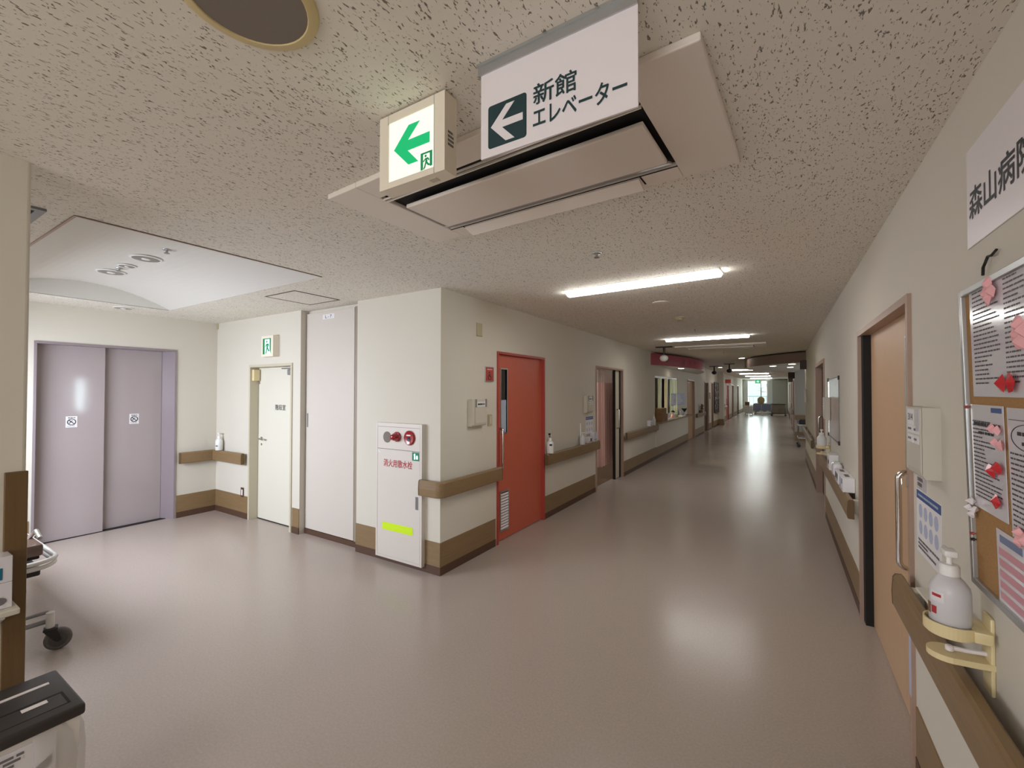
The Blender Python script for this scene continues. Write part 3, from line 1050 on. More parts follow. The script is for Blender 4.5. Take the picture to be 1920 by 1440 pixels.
b0 = batten('nearest lit ceiling light tube, in front of the red door', -1.01, 3.605, math.radians(-3.4))
dup(b0, (-1.06, 7.85, H), 0, 'second lit ceiling light tube from the camera')
dup(b0, (-1.06, -1.4, H), 0, 'ceiling light tube behind the camera')
for yy, lb in ((20.4, 'third lit ceiling tube, just past the soffits'), (24.9, 'fourth lit ceiling tube, far along the corridor'),
               (29.2, 'fifth lit ceiling tube, far along the corridor'), (34.0, 'last lit ceiling tube before the end window')):
    dup(b0, (-1.15, yy, H), 0, lb)


def sprinkler(label, x, y, z=H, s=1.0):
    t = thing('sprinkler_head', label, 'sprinkler', (x, y, z), 0, 'small ceiling fittings')
    MB().lathe((0, 0, 0), [(0.030 * s, 0), (0.028 * s, -0.004), (0.012 * s, -0.006)], 16).build('escutcheon', [CEIL if z > 3 else ALU], t, True)
    MB().lathe((0, 0, 0), [(0.008 * s, -0.005), (0.008 * s, -0.024), (0.018 * s, -0.026), (0.018 * s, -0.029)], 12).build('deflector', [STEEL], t, True)
    return t


s0 = sprinkler('small sprinkler head on the ceiling nearest the big air conditioner', -1.02, 2.705)
dup(s0, (-1.058, 6.767, H), 0, 'small sprinkler head before the second lit tube')
dup(s0, (-1.107, 11.09, H), 0, 'small sprinkler head past the smaller air conditioner')
dup(s0, (-3.97, 1.425, H + 0.17), 0, 'sprinkler head in the lobby vault, at its right end')
dup(s0, (-4.93, 1.425, H + 0.17), 0, 'sprinkler head in the lobby vault, between the round lights')
dsc = simple('ceiling_speaker', MB().lathe((0, 0, 0), [(0.085, -0.0002), (0.083, -0.006), (0.07, -0.009), (0.01, -0.010)], 28), [ACW],
             'small flat round ceiling speaker just past the nearest lit tube', 'speaker', (-1.03, 4.55, H), smooth=True)
sd = thing('smoke_detector', 'smoke detector on the ceiling between the two near lit tubes', 'smoke detector', (-1.044, 5.58, H))
MB().lathe((0, 0, 0), [(0.062, -0.0002), (0.062, -0.012), (0.058, -0.015)], 24).build('base', [CREAMF], sd, True)
MB().lathe((0, 0, 0), [(0.045, -0.015), (0.042, -0.036), (0.030, -0.046), (0.01, -0.047)], 24).build('sensor_head', [BEIGEP], sd, True)

# lobby ceiling: hatch, grille, downlights
ht = thing('ceiling_hatch', 'square access hatch in the lobby ceiling by the stair door', 'hatch', (-3.955, 2.525, H))
mb = MB()
for a, b, c_, d in ((-0.242, 0.242, -0.238, -0.226), (-0.242, 0.242, 0.226, 0.238), (-0.242, -0.230, -0.226, 0.226), (0.230, 0.242, -0.226, 0.226)):
    mb.box(a, b, c_, d, -0.004, 0)
mb.build('frame', [KICK], ht)
MB().box(-0.228, 0.228, -0.224, 0.224, -0.002, 0).build('lid', [CEIL], ht)
gr = thing('ceiling_grille', 'ventilation grille in the ceiling behind the wall end at left', 'grille', (-3.36, 0.36, H))
mb = MB()
for a, b, c_, d in ((-0.255, 0.255, -0.255, -0.22), (-0.255, 0.255, 0.22, 0.255), (-0.255, -0.22, -0.22, 0.22), (0.22, 0.255, -0.22, 0.22)):
    mb.box(a, b, c_, d, -0.012, 0)
mb.build('frame', [GREYP], gr)
mb = MB()
for i in range(10):
    mb.box(-0.22, 0.22, -0.21 + i * 0.044, -0.19 + i * 0.044, -0.010, -0.004)
mb.build('slats', [ACG], gr)
MB().box(-0.22, 0.22, -0.22, 0.22, -0.003, -0.001).build('cavity', [DARK], gr)


def downlight(label, x, y, z, r, lit=False, group=None):
    t = thing('downlight', label, 'downlight', (x, y, z), 0, group)
    MB().lathe((0, 0, 0), [(r, -0.0002), (r, -0.006), (r * 0.86, -0.009), (r * 0.84, -0.004)], 28).build('trim_ring', [WHITEP], t, True)
    MB().lathe((0, 0, 0), [(r * 0.84, -0.0088), (r * 0.5, -0.0052), (r * 0.1, -0.005)], 28).build('reflector', [DOWN if lit else STEEL], t, True)
    if not lit:
        MB().lathe((0, 0, 0), [(r * 0.30, -0.005), (r * 0.26, -0.012), (r * 0.10, -0.016)], 16).build('bulb', [WHITEP], t, True)
    return t


downlight('round unlit downlight in the lobby vault, nearer of the two', -4.36, 1.425, H + 0.168, 0.105)
downlight('round unlit downlight in the lobby vault, farther of the two', -5.13, 1.425, H + 0.168, 0.105)
downlight('small round fitting in the lobby vault between the downlights', -4.76, 1.425, H + 0.168, 0.062)
downlight('round unlit downlight in the flat lobby ceiling above the elevator', -6.10, 1.80, H, 0.09)
dl0 = downlight('lit downlight on the ceiling beside the taupe soffit', -0.90, 13.3, H, 0.085, True)
for x, y, z, lb in ((-1.96, 18.2, H, 'lit downlight on the left, past the red soffit'), (-0.17, 12.83, 2.24, 'lit downlight under the taupe soffit, farthest from the right wall'),
                    (0.221, 12.06, 2.24, 'lit downlight under the taupe soffit, nearest to the camera'), (0.214, 13.63, 2.24, 'lit downlight under the taupe soffit, close to the right wall, farther one')):
    dup(dl0, (x, y, z), 0, lb)


# curved soffits either side of the nurse station
def soffit(name, label, xw, y0, y1, sag, z0, z1, fascia, rz_sign):
    n = 28
    half = (y1 - y0) / 2
    R_ = (half * half + sag * sag) / (2 * sag)
    ym = (y0 + y1) / 2
    poly = [(xw, y0)]
    a0 = math.asin(half / R_)
    for k in range(n + 1):
        a = -a0 + 2 * a0 * k / n
        poly.append((xw + rz_sign * (R_ * math.cos(a) - (R_ - sag)), ym + R_ * math.sin(a)))
    poly = poly[1:]
    s = thing(name, label, 'soffit', (0, 0, 0), 0, kind='structure')
    MB().prism(poly, z0 + 0.004, z1, 0, 'xy').build('fascia', [fascia], s, True)
    MB().prism([(x, y) for x, y in poly], z0, z0 + 0.004, 0, 'xy').build('underside', [PLASTER], s)
    return s, poly


so, poly = soffit('trim_4', 'curved crimson soffit with lettering over the nurse station counter', XL, 10.08, 16.5, 0.60, 2.19, 2.46, REDSOF, 1)
mb = MB()
for k in range(4):
    pass
lit = dup(dl0, (-2.20, 11.9, 2.19), 0, 'lit downlight in the underside of the crimson soffit')
# lettering on the crimson curve: one plate of characters per short chord
chars = 'ナースステーション'
for i, ch in enumerate(chars):
    yy = 10.75 + i * 0.42
    ym_, half_ = 13.29, 3.21
    R_ = (half_ ** 2 + 0.60 ** 2) / (2 * 0.60)
    dx = math.sqrt(max(0, R_ ** 2 - (yy - ym_) ** 2)) - (R_ - 0.60)
    ang = math.atan2(yy - ym_, R_)
    t_ = text(so, 'lettering', ch, -0.10, 0.10, 2.27, 2.38 if ch != 'ー' else 2.285, -0.012, DARKRED, 0.02)
    if ch == 'ー':
        for v in t_.data.vertices:
            v.co.z += 0.05
    t_.location = (XL + dx, yy, 0)
    t_.rotation_euler = (0, 0, PI / 2 + ang)
soffit('trim_5', 'curved taupe soffit on the right, opposite the nurse station', XR, 11.6, 16.95, 1.36, 2.24, 2.47, BROWNSOF, -1)


# dark ceiling cameras
def ceiling_camera(label, x, y, rz=0.0):
    t = thing('ceiling_camera', label, 'camera', (x, y, H), rz, 'ceiling cameras')
    mb = MB()
    mb.box(-0.16, 0.16, -0.05, 0.05, -0.02, 0, bev=0.004)
    mb.tube([(0, 0, -0.02), (0, 0, -0.19)], 0.022, 10)
    mb.build('bracket', [BLACK], t)
    mb = MB()
    mb.lathe((0, 0, 0), [(0.03, -0.17), (0.075, -0.20), (0.085, -0.235), (0.07, -0.275), (0.03, -0.30)], 18)
    mb.build('camera_body', [BLACK], t, True)
    return t


c0 = ceiling_camera('dark ceiling mount hanging in front of the crimson soffit', -2.016, 9.13)
# the nearest one carries a pale body
for ch in c0.children:
    if ch.name.startswith('camera_body'):
        ch.data = ch.data.copy()
        ch.data.materials[0] = WHITEP
c1 = ceiling_camera('dark ceiling camera on the left, past the nurse station', -2.05, 17.2)
dup(c1, (-1.44, 15.9, H), 0, 'dark ceiling camera nearest the taupe soffit')

# exit sign at the far end
fe = thing('exit_sign', 'small green exit sign hanging before the far window', 'exit sign', (-1.53, 35.2, H))
MB().box(-0.03, 0.30, 0, 0.06, -0.36, -0.10).build('housing', [HOUSING], fe)
MB().box(0.13, 0.14, 0.02, 0.04, -0.10, 0).build('hanger', [ALU], fe)
MB().box(-0.01, 0.28, -0.004, 0, -0.34, -0.12).build('lit_face', [EXITG], fe)
mb = MB()
mb.prism([(0.02 + 0.24 * (1 - u) * 1.0, -0.33 + 0.2 * v) for u, v in ARROW], -0.006, -0.004)
mb.build('arrow', [EXITM], fe)

# wall exit sign above the stair door
we = thing('exit_sign', 'green running-man exit sign on the wall above the stair door', 'exit sign', (-5.235, YH, 1.995), RZN)
mb = MB()
for a, b, c_, d in ((0, 0.03, 0, 0.245), (0.20, 0.245, 0, 0.245), (0.03, 0.20, 0, 0.03), (0.03, 0.20, 0.215, 0.245)):
    mb.box(a, b, -0.075, -0.063, c_, d)
mb.box(0, 0.245, -0.063, 0, 0, 0.245)
mb.build('housing', [HOUSING], we)
MB().box(0.03, 0.20, -0.072, -0.063, 0.03, 0.215).build('lit_face', [EXITGD], we)
mb = MB()
mb.face([(0.068, -0.0726, 0.032), (0.195, -0.0726, 0.032), (0.170, -0.0726, 0.08), (0.168, -0.0726, 0.205), (0.068, -0.0726, 0.205)])
mb.build('door_symbol', [EXITM], we)
mb = MB()
running_man(mb, 0.055, 0.19, 0.032, 0.20, -0.0732, 0)
mb.build('running_man', [EXITGD], we)

# ================================================================== HANDRAILS
def rail_profile(flip=1):
    # (depth, z) outline of the rail board, depth negative = towards the room
    return [(-0.036, 0.682), (-0.070, 0.682), (-0.076, 0.690), (-0.078, 0.745), (-0.074, 0.805), (-0.066, 0.818), (-0.046, 0.820), (-0.038, 0.812)]


def handrail(label, loc, rz, L, brackets=3, ends=(True, True)):
    t = thing('handrail', label, 'handrail', loc, rz, 'wood handrails')
    mb = MB()
    mb.prism(rail_profile(), 0, L, 0, 'yz')
    r = mb.build('rail', [WOODT], t)
    if ends[0]:
        MB().prism([(d - (0.001 if d < -0.05 else 0), z) for d, z in rail_profile()], -0.012, 0, 0, 'yz').build('end_cap', [WOODTV], t)
    if ends[1]:
        MB().prism([(d - (0.001 if d < -0.05 else 0), z) for d, z in rail_profile()], L, L + 0.012, 0, 'yz').build('end_cap', [WOODTV], t)
    for i in range(brackets):
        u = 0.10 + (L - 0.20) * i / max(1, brackets - 1)
        MB().box(u - 0.03, u + 0.03, -0.037, 0, 0.70, 0.80, bev=0.004).build('bracket', [PUTTY], t)
    return t


# rail wrapping the hydrant corner
hc = thing('handrail', 'wood handrail wrapping the wall corner by the hydrant cabinet', 'handrail', (XL, YH, 0), 0, 'wood handrails')
o = 0.036
mb = MB()
prof = rail_profile()
L1, L2 = 0.175, 3.765 - YH


def corner_rail(mb, path_fn, n0, n1):
    rings = []
    for s in (n0, n1):
        pass


# swept along a rounded L: local x east, y north; corner at the origin
def sweep_L(prof, pts_dir):
    mb = MB()
    rings = []
    for (bx, by, nx, ny) in pts_dir:
        rings.append([mb.bm.verts.new(Vector((bx + nx * (-d), by + ny * (-d), z))) for d, z in prof])
    n = len(prof)
    for a, b in zip(rings[:-1], rings[1:]):
        for k in range(n):
            mb.bm.faces.new((a[k], a[(k + 1) % n], b[(k + 1) % n], b[k]))
    mb.bm.faces.new(rings[0][::-1])
    mb.bm.faces.new(rings[-1])
    return mb


path = [(-L1, 0, 0, -1)]
for k in range(9):
    a = -PI / 2 + PI / 2 * k / 8
    path.append((0.0, 0.0, math.cos(a), math.sin(a)))
path.append((0, L2, 1, 0))
sweep_L(prof, path).build('rail', [WOODT], hc)
MB().prism([(-d * 1 + 0.001, z) for d, z in prof], L2, L2 + 0.012, 0, 'xz').build('end_cap', [WOODTV], hc)
MB().prism([(d - 0.001, z) for d, z in prof], -L1 - 0.012, -L1, 0, 'yz').build('end_cap', [WOODTV], hc)
MB().box(0, 0.037, 0.30, 0.36, 0.70, 0.80, bev=0.004).build('bracket', [PUTTY], hc)
MB().box(0, 0.037, 0.70, 0.76, 0.70, 0.80, bev=0.004).build('bracket', [PUTTY], hc)

handrail('wood handrail between the red door and the curtained doorway', (XL, 4.80, 0), RZL, 1.80, 3)
handrail('wood handrail between the curtained doorway and the nurse station', (XL, 8.06, 0), RZL, 2.42, 3)
handrail('wood handrail just past the nurse station, below dried flowers', (XL, 16.1, 0), RZL, 1.95, 3)
handrail('far wood handrail beyond the column on the left', (XL, 23.3, 0), RZL, 2.70, 3)
# lobby corner rail (inner corner)
lc = thing('handrail', 'L-shaped wood handrail in the lobby corner under the white bottle', 'handrail', (XE, YH, 0), 0, 'wood handrails')
sweep_L(prof, [(0.0, -0.43, 1, 0), (0.0, -0.0, 1, -1)]).build('rail', [WOODT], lc)
sweep_L(prof, [(0.0, 0.0, 1, -1), (0.78, 0.0, 0, -1)]).build('rail', [WOODT], lc)
MB().prism([(d - 0.001, z) for d, z in prof], 0.78, 0.792, 0, 'yz').build('end_cap', [WOODTV], lc)
MB().prism([(-d + 0.001, z) for d, z in prof], -0.442, -0.43, 0, 'xz').build('end_cap', [WOODTV], lc)
MB().box(0, 0.037, -0.32, -0.26, 0.70, 0.80).build('bracket', [PUTTY], lc)
MB().box(0.68, 0.74, -0.037, 0, 0.70, 0.80).build('bracket', [PUTTY], lc)
# right wall
handrail('nearest wood handrail at bottom right, running out of the photo', (XR, 2.455, 0), RZR, 3.2, 4)
handrail('wood handrail on the right wall under the photo banner', (XR, 6.78, 0), RZR, 2.82, 4)
handrail('farthest wood handrail on the right wall before the bay', (XR, 12.05, 0), RZR, 3.60, 4)

# ================================================================== LOBBY WALL THINGS
# hydrant cabinet
hy = thing('hydrant_cabinet', 'white fire hydrant cabinet with red lamp and red lettering at the corner', 'hydrant cabinet', (-3.280, YH, 0.045), RZN)
HW, HH, HD = 0.587, 1.255, -0.046
mb = MB()
mb.box(0, HW, HD + 0.006, 0, 0, HH)
e = 0.022
for a, b, c_, d in ((0, e, 0, HH), (HW - e, HW, 0, HH), (e, HW - e, 0, e), (e, HW - e, HH - 0.036, HH)):
    mb.box(a, b, HD, HD + 0.006, c_, d, bev=0.0015)
mb.build('frame', [PANELW], hy)
MB().box(e + 0.002, HW - e - 0.002, HD + 0.001, HD + 0.006, e + 0.002, 1.010).build('door', [PANELW], hy)
MB().box(e + 0.002, HW - e - 0.002, HD + 0.001, HD + 0.006, 1.014, HH - 0.038).build('upper_plate', [PANELW], hy)
mb = MB()
mb.box(e, HW - e, HD + 0.0035, HD + 0.0045, 1.0105, 1.0135)
mb.box(HW - e - 0.002, HW - e, HD + 0.0035, HD + 0.0045, e, HH - 0.036)
mb.box(e, e + 0.002, HD + 0.0035, HD + 0.0045, e, HH - 0.036)
mb.box(e, HW - e, HD + 0.0035, HD + 0.0045, HH - 0.038, HH - 0.036)
mb.build('door_gap', [INKB], hy)
MB().lathe((0.150, HD + 0.001, 1.122), [(0.052, 0), (0.052, 0.002), (0.02, 0.003)], 28, axis='y').build('bell_grille', [SPK], hy)
mb = MB()
mb.lathe((0.283, HD + 0.001, 1.132), [(0.046, 0), (0.046, 0.012), (0.040, 0.016)], 24, 0, 'y')
mb.lathe((0.283, HD + 0.001, 1.132), [(0.037, 0.014), (0.034, 0.045), (0.024, 0.068), (0.008, 0.076)], 24, 1, 'y')
mb.build('alarm_lamp', [REDP, REDLAMP], hy, True)
mb = MB()
mb.lathe((0.440, HD + 0.001, 1.130), [(0.066, 0), (0.066, 0.010), (0.058, 0.018), (0.040, 0.016), (0.024, 0.013)], 30, 0, 'y')
cb = mb.build('call_point', [REDP], hy, True)
MB().lathe((0.440, HD - 0.012, 1.118), [(0.020, 0), (0.020, 0.003), (0.012, 0.001)], 20, 0, 'y').build('button', [BLACK], cb, True)
MB().box(0.415, 0.467, HD - 0.0185, HD - 0.016, 1.148, 1.160).build('plate', [SIGNW], cb)
st_ = MB().box(0.470, 0.556, HD - 0.001, HD + 0.001, 0.930, 1.005, bev=0.0004).build('safety_sticker', [GREENS], hy)
mb = MB()
mb.face([(0.494, HD - 0.0015, 0.942), (0.509, HD - 0.0015, 0.942), (0.509, HD - 0.0015, 0.988), (0.501, HD - 0.0015, 0.996), (0.488, HD - 0.0015, 0.980), (0.494, HD - 0.0015, 0.978)])
mb.face([(0.518, HD - 0.0015, 0.945), (0.540, HD - 0.0015, 0.945), (0.540, HD - 0.0015, 0.972), (0.530, HD - 0.0015, 0.980), (0.518, HD - 0.0015, 0.970)])
mb.build('symbol', [EXITM], st_)  # sticker symbol glows without a lamp, sharing the exit sign's emission
MB().prism([(0.028, 0.975), (0.075, 0.975), (0.04, 1.004), (0.028, 1.004)], HD - 0.001, HD + 0.001).build('paper_scrap', [PAPER], hy)
text(hy, 'lettering', '消火用散水栓', 0.105, 0.472, 0.850, 0.918, HD - 0.0002, REDINK, 0.014)
mb = MB()
mb.box(0.512, 0.545, HD - 0.002, HD + 0.002, 0.498, 0.612, bev=0.001)
fl = mb.build('flush_handle', [GREYP], hy)
MB().box(0.518, 0.528, HD - 0.004, HD - 0.001, 0.51, 0.60).build('latch', [STEEL], fl)
MB().box(0.090, 0.482, HD - 0.0008, HD + 0.001, 0.262, 0.330).build('reflective_tape', [LIME], hy)

# outlet by the stair door
ol = thing('wall_outlet', 'brown outlet plate low on the wall left of the stair door', 'outlet', (-5.77, YH, 0.32), RZN)
MB().box(-0.035, 0.035, -0.008, 0, -0.06, 0.06, bev=0.003).build('plate', [KICK], ol)
MB().box(-0.015, 0.015, -0.010, -0.007, -0.035, 0.035).build('socket', [SIGNW], ol)
# little box in the ceiling corner
simple('sensor_box', MB().box(0, 0.05, -0.03, 0, -0.07, 0, bev=0.004), [BEIGEP], 'tiny beige box at the ceiling in the lobby corner', 'sensor',
       (XE, YH - 0.015, H - 0.008), RZL)


# pump bottles
def pump_bottle(label, loc, rz, r, h, body_m, cap_m=None, label_m=None, group=None, head=0.045):
    t = thing('pump_bottle', label, 'pump bottle', loc, rz, group)
    hb = h * 0.66
    mb = MB()
    mb.lathe((0, 0, 0), [(r * 0.92, 0), (r, 0.006), (r, hb * 0.72), (r * 0.93, hb * 0.82), (r * 0.68, hb * 0.93), (r * 0.42, hb)], 28)
    b = mb.build('bottle', [body_m], t, True)
    mb = MB()
    mb.lathe((0, 0, 0), [(r * 0.50, hb), (r * 0.50, hb + h * 0.10), (r * 0.42, hb + h * 0.125), (r * 0.16, hb + h * 0.13), (r * 0.14, hb + h * 0.22)], 20)
    mb.build('cap', [cap_m or WHITEP], t, True)
    mb = MB()
    zt = hb + h * 0.22
    mb.box(-head * 0.55, head * 0.45, -0.014, 0.014, zt, zt + h * 0.075, bev=0.004)
    mb.tube([(-head * 0.4, 0, zt + h * 0.045), (-head * 1.1, 0, zt + h * 0.04), (-head * 1.25, 0, zt + h * 0.01)], 0.006, 8)
    mb.build('pump_head', [cap_m or WHITEP], t, True)
    if label_m:
        mb = MB()
        n = 8
        for k in range(n):
            a0 = -PI / 2 - 0.9 + 1.8 * k / n
            a1 = -PI / 2 - 0.9 + 1.8 * (k + 1) / n
            rr = r * 1.012
            mb.face([(rr * math.cos(a0), rr * math.sin(a0), hb * 0.25), (rr * math.cos(a1), rr * math.sin(a1), hb * 0.25),
                     (rr * math.cos(a1), rr * math.sin(a1), hb * 0.62), (rr * math.cos(a0), rr * math.sin(a0), hb * 0.62)])
        mb.build('bottle_label', [label_m], b)
    return t


pb = pump_bottle('white pump bottle on the handrail in the lobby corner', (-6.255, YH - 0.056, 0.821), 0, 0.042, 0.235, WHITEP)
mb = MB()
for k in range(6):
    a0, a1 = -PI / 2 + 0.1 + 0.12 * k, -PI / 2 + 0.1 + 0.12 * k + 0.1
    mb.face([(0.0426 * math.cos(a0), 0.0426 * math.sin(a0), 0.05), (0.0426 * math.cos(a1), 0.0426 * math.sin(a1), 0.05),
             (0.0426 * math.cos(a1), 0.0426 * math.sin(a1), 0.064), (0.0426 * math.cos(a0), 0.0426 * math.sin(a0), 0.064)])
mb.build('bottle_label', [INKB], pb)

# ================================================================== LEFT CORRIDOR WALL THINGS
simple('blank_plate', MB().box(0, 0.088, -0.010, 0, 0, 0.130, bev=0.003), [BEIGEP], 'small beige blank plate high on the wall, left of the red door', 'wall plate',
       (XL, 3.416, 2.133), RZL)
ts = thing('toilet_sign', 'small dark red wheelchair toilet sign beside the red door', 'sign', (XL, 3.557, 1.692), RZL)
MB().box(0, 0.152, -0.010, 0, 0, 0.152, bev=0.001).build('frame', [ALU], ts)
MB().box(0.008, 0.144, -0.0115, -0.009, 0.008, 0.144).build('plate', [REDF], ts)
mb = MB()
mb.lathe((0.068, -0.012, 0.092), [(0.009, -0.0004), (0.009, 0.0006)], 12, 0, 'y')
for a, b, r in (((0.066, 0.078), (0.070, 0.052), 0.006), ((0.070, 0.054), (0.092, 0.052), 0.005), ((0.092, 0.053), (0.102, 0.032), 0.005), ((0.067, 0.070), (0.086, 0.068), 0.004)):
    pa, pb_ = Vector((a[0], -0.0125, a[1])), Vector((b[0], -0.0125, b[1]))
    dv = (pb_ - pa).normalized()
    nv = Vector((-dv.z, 0, dv.x)) * r
    mb.face([pa - nv, pb_ - nv, pb_ + nv, pa + nv])
ring = [(0.074 + 0.026 * math.cos(a), -0.0122, 0.044 + 0.026 * math.sin(a)) for a in [math.radians(110 + 23 * k) for k in range(11)]]
mb.tube(ring, 0.0035, 6)
mb.build('wheelchair_symbol', [INKB], ts)
print_lines(MB(), 0.03, 0.118, 0.115, 0.132, -0.0120, 1, seed=2, lo=1).build('lettering', [PINKPETAL], ts)


def name_box(label, loc, rz, number=None, slots=True, caption=None):
    """plastic name-plate box beside a room door; local x 0..0.23, z 0..0.255"""
    t = thing('name_plate_box', label, 'name box', loc, rz, 'room name boxes')
    w, h, d = 0.232, 0.255, -0.050
    mb = MB()
    mb.prism([(0, 0), (d + 0.008, -0.0), (d, 0.012), (d, h), (0, h)], 0, w, 0, 'yz')
    mb.build('case', [PUTTY], t)
    MB().prism([(d - 0.001, 0.010), (d - 0.006, 0.03), (d - 0.006, h - 0.004), (d - 0.001, h)], 0.045, w, 0, 'yz').build('cover', [PUTTY], t)
    MB().box(0.012, 0.016, d + 0.004, -0.004, h - 0.001, h + 0.001).build('seam', [GREYP], t)
    MB().box(0.040, 0.046, d - 0.002, d + 0.001, 0.01, h).build('hinge_groove', [BEIGEP], t)
    f = d - 0.0068
    if number:
        p = MB().box(0.060, 0.150, f - 0.0006, f + 0.001, h - 0.066, h - 0.008).build('number_card', [PAPER], t)
        text(p, 'lettering', number, 0.074, 0.138, h - 0.050, h - 0.024, f - 0.0010, INKB, 0.01)
        MB().box(0.180, 0.229, f - 0.0012, f + 0.001, h - 0.085, h - 0.004).build('clear_clip', [CLEARP], t)
    if slots:
        for i in range(2):
            for j in range(2):
                x0, z0 = 0.060 + i * 0.085, 0.122 + j * 0.036
                s = MB().box(x0, x0 + 0.078, f - 0.0006, f + 0.001, z0, z0 + 0.030).build('name_card', [PAPER], t)
                print_lines(MB(), x0 + 0.01, x0 + 0.06, z0 + 0.008, z0 + 0.022, f - 0.0011, 1, seed=i * 2 + j + 5, lo=0.7).build('lettering', [INKG], s)
    if caption:
        p = MB().box(0.068, 0.205, f - 0.0006, f + 0.001, h - 0.070, h - 0.022).build('caption_card', [PAPER], t)
        print_lines(MB(), 0.080, 0.195, h - 0.060, h - 0.034, f - 0.0012, 1, seed=8, lo=1, dash=0.016).build('lettering', [INK], p)
        MB().box(0.046, 0.064, f - 0.004, f + 0.002, h - 0.075, h + 0.002).build('clear_clip', [GREYP], t)
        MB().box(0.209, 0.226, f - 0.004, f + 0.002, h - 0.075, h + 0.002).build('clear_clip', [GREYP], t)
    return t


name_box('putty name box with a captioned card left of the red door', (XL, 3.285, 1.262), RZL, None, False, True)
name_box('putty name box on the wall left of the curtained doorway', (XL, 6.13, 1.270), RZL, 'O', True) if False else \
    name_box('putty name box on the wall left of the curtained doorway', (XL, 6.13, 1.270), RZL, None, True, True)
ls = thing('light_switch', 'beige switch plate between the name box and the red door', 'switch', (XL, 3.610, 1.243), RZL)
MB().box(0, 0.074, -0.008, 0, 0, 0.118, bev=0.003).build('plate', [BEIGEP], ls)
MB().box(0.020, 0.054, -0.012, -0.007, 0.02, 0.098, bev=0.002).build('rocker', [PUTTY], ls)

b2 = pump_bottle('white pump bottle at the left end of the handrail right of the red door', (XL + 0.056, 4.90, 0.821), RZL, 0.046, 0.235, WHITEP, None, None)
mb = MB()
for k in range(6):
    a0, a1 = math.radians(-165 + 7 * k), math.radians(-165 + 7 * (k + 1))
    mb.face([(0.0468 * math.cos(a), 0.0468 * math.sin(a), z) for a, z in ((a0, 0.095), (a1, 0.095), (a1, 0.118), (a0, 0.118))])
mb.build('bottle_label', [INK], b2)
MB().box(-0.026, -0.014, -0.012, 0.012, 0.20, 0.25).build('nozzle', [BLACK], b2)


def folded_poster(name, label, cat, loc, rz, w, h, seed, header=None, blocks=PALEBLUE, n=3, lean=0.0):
    t = thing(name, label, cat, loc, rz)
    MB().box(0, w, -0.0012, 0, 0, h).build('sheet', [PAPER], t)
    z = h
    if header:
        MB().box(0.01 * w, w, -0.0018, -0.0010, h * 0.85, h * 0.985).build('header_band', [header], t)
        print_lines(MB(), w * 0.08, w * 0.9, h * 0.89, h * 0.945, -0.0022, 1, seed=seed, lo=1).build('header_lettering', [PALEBLUE], t)
    rnd = random.Random(seed)
    mb = MB()
    for i in range(n):
        for j in range(2):
            cx, cz = w * (0.18 + 0.64 * i / max(1, n - 1)), h * (0.68 - 0.26 * j)
            mb.lathe((cx, -0.0014, cz), [(w * 0.078, -0.0003), (w * 0.078, 0.0004)], 12, 0, 'y', 1.0, 1.1)
    mb.build('illustrations', [blocks], t)
    print_lines(MB(), w * 0.06, w * 0.94, h * 0.06, h * 0.24, -0.0018, 3, seed=seed + 1).build('print', [INKG], t)
    return t


folded_poster('hygiene_poster', 'blue-headed hygiene poster on the wall left of the curtained doorway', 'poster', (XL, 6.20, 0.86), RZL, 0.30, 0.35, 21, BLUEINK)
# tray bracket and boxes on the rail by the curtain
tb = thing('soap_dispenser', 'white soap dispenser and bracket on the rail by the curtained doorway', 'dispenser', (XL, 5.95, 0.821), RZL)
MB().box(0.02, 0.04, -0.02, 0, 0, 0.30, bev=0.003).build('back_plate', [WHITEP], tb)
MB().lathe((0.0, -0.05, 0.0), [(0.04, 0), (0.042, 0.10), (0.02, 0.13)], 16).build('bottle', [CLEARP], tb, True)
mb = MB()
mb.tube([(0.0, -0.05, 0.13), (0.0, -0.05, 0.17), (-0.05, -0.055, 0.172)], 0.006, 8)
mb.tube([(0.03, -0.02, 0.165), (0.10, -0.06, 0.165)], 0.008, 8)
mb.build('pump_head', [WHITEP], tb, True)


def carton(name, label, cat, loc, rz, w, d, h, m, art=None, group=None, seed=1, open_top=False):
    t = thing(name, label, cat, loc, rz, group)
    MB().box(0, w, -d, 0, 0, h, bev=0.0015).build('box', [m], t)
    if art:
        for (a, b, c_, e_, mm) in art:
            MB().box(w * a, w * b, -d - 0.0012, -d + 0.001, h * c_, h * e_).build('printed_panel', [mm], t)
    if open_top:
        MB().box(w * 0.25, w * 0.75, -d * 0.7, -d * 0.3, h - 0.001, h + 0.0008).build('slot', [INKG], t)
    print_lines(MB(), w * 0.1, w * 0.9, h * 0.08, h * 0.3, -d - 0.0016, 2, seed=seed).build('print', [INKG], t)
    return t


cl = carton('glove_box', 'white glove box with black mark on the rail by the curtained doorway', 'box', (XL + 0.002, 6.14, 0.821), RZL, 0.13, 0.07, 0.085, PAPER,
            [(0.55, 0.95, 0.2, 0.75, BLACK)])
carton('glove_box', 'pale box leaning at the rail end by the curtained doorway', 'box', (XL + 0.002, 6.36, 0.821), RZL, 0.16, 0.07, 0.14, LAMIN,
       [(0.1, 0.6, 0.45, 0.9, PALEBLUE)], seed=5)

# curtain in the ward doorway
cu = thing('curtain', 'pleated pink curtain hanging in the open ward doorway', 'curtain', (XL - 0.26, 7.43, 0), RZL)


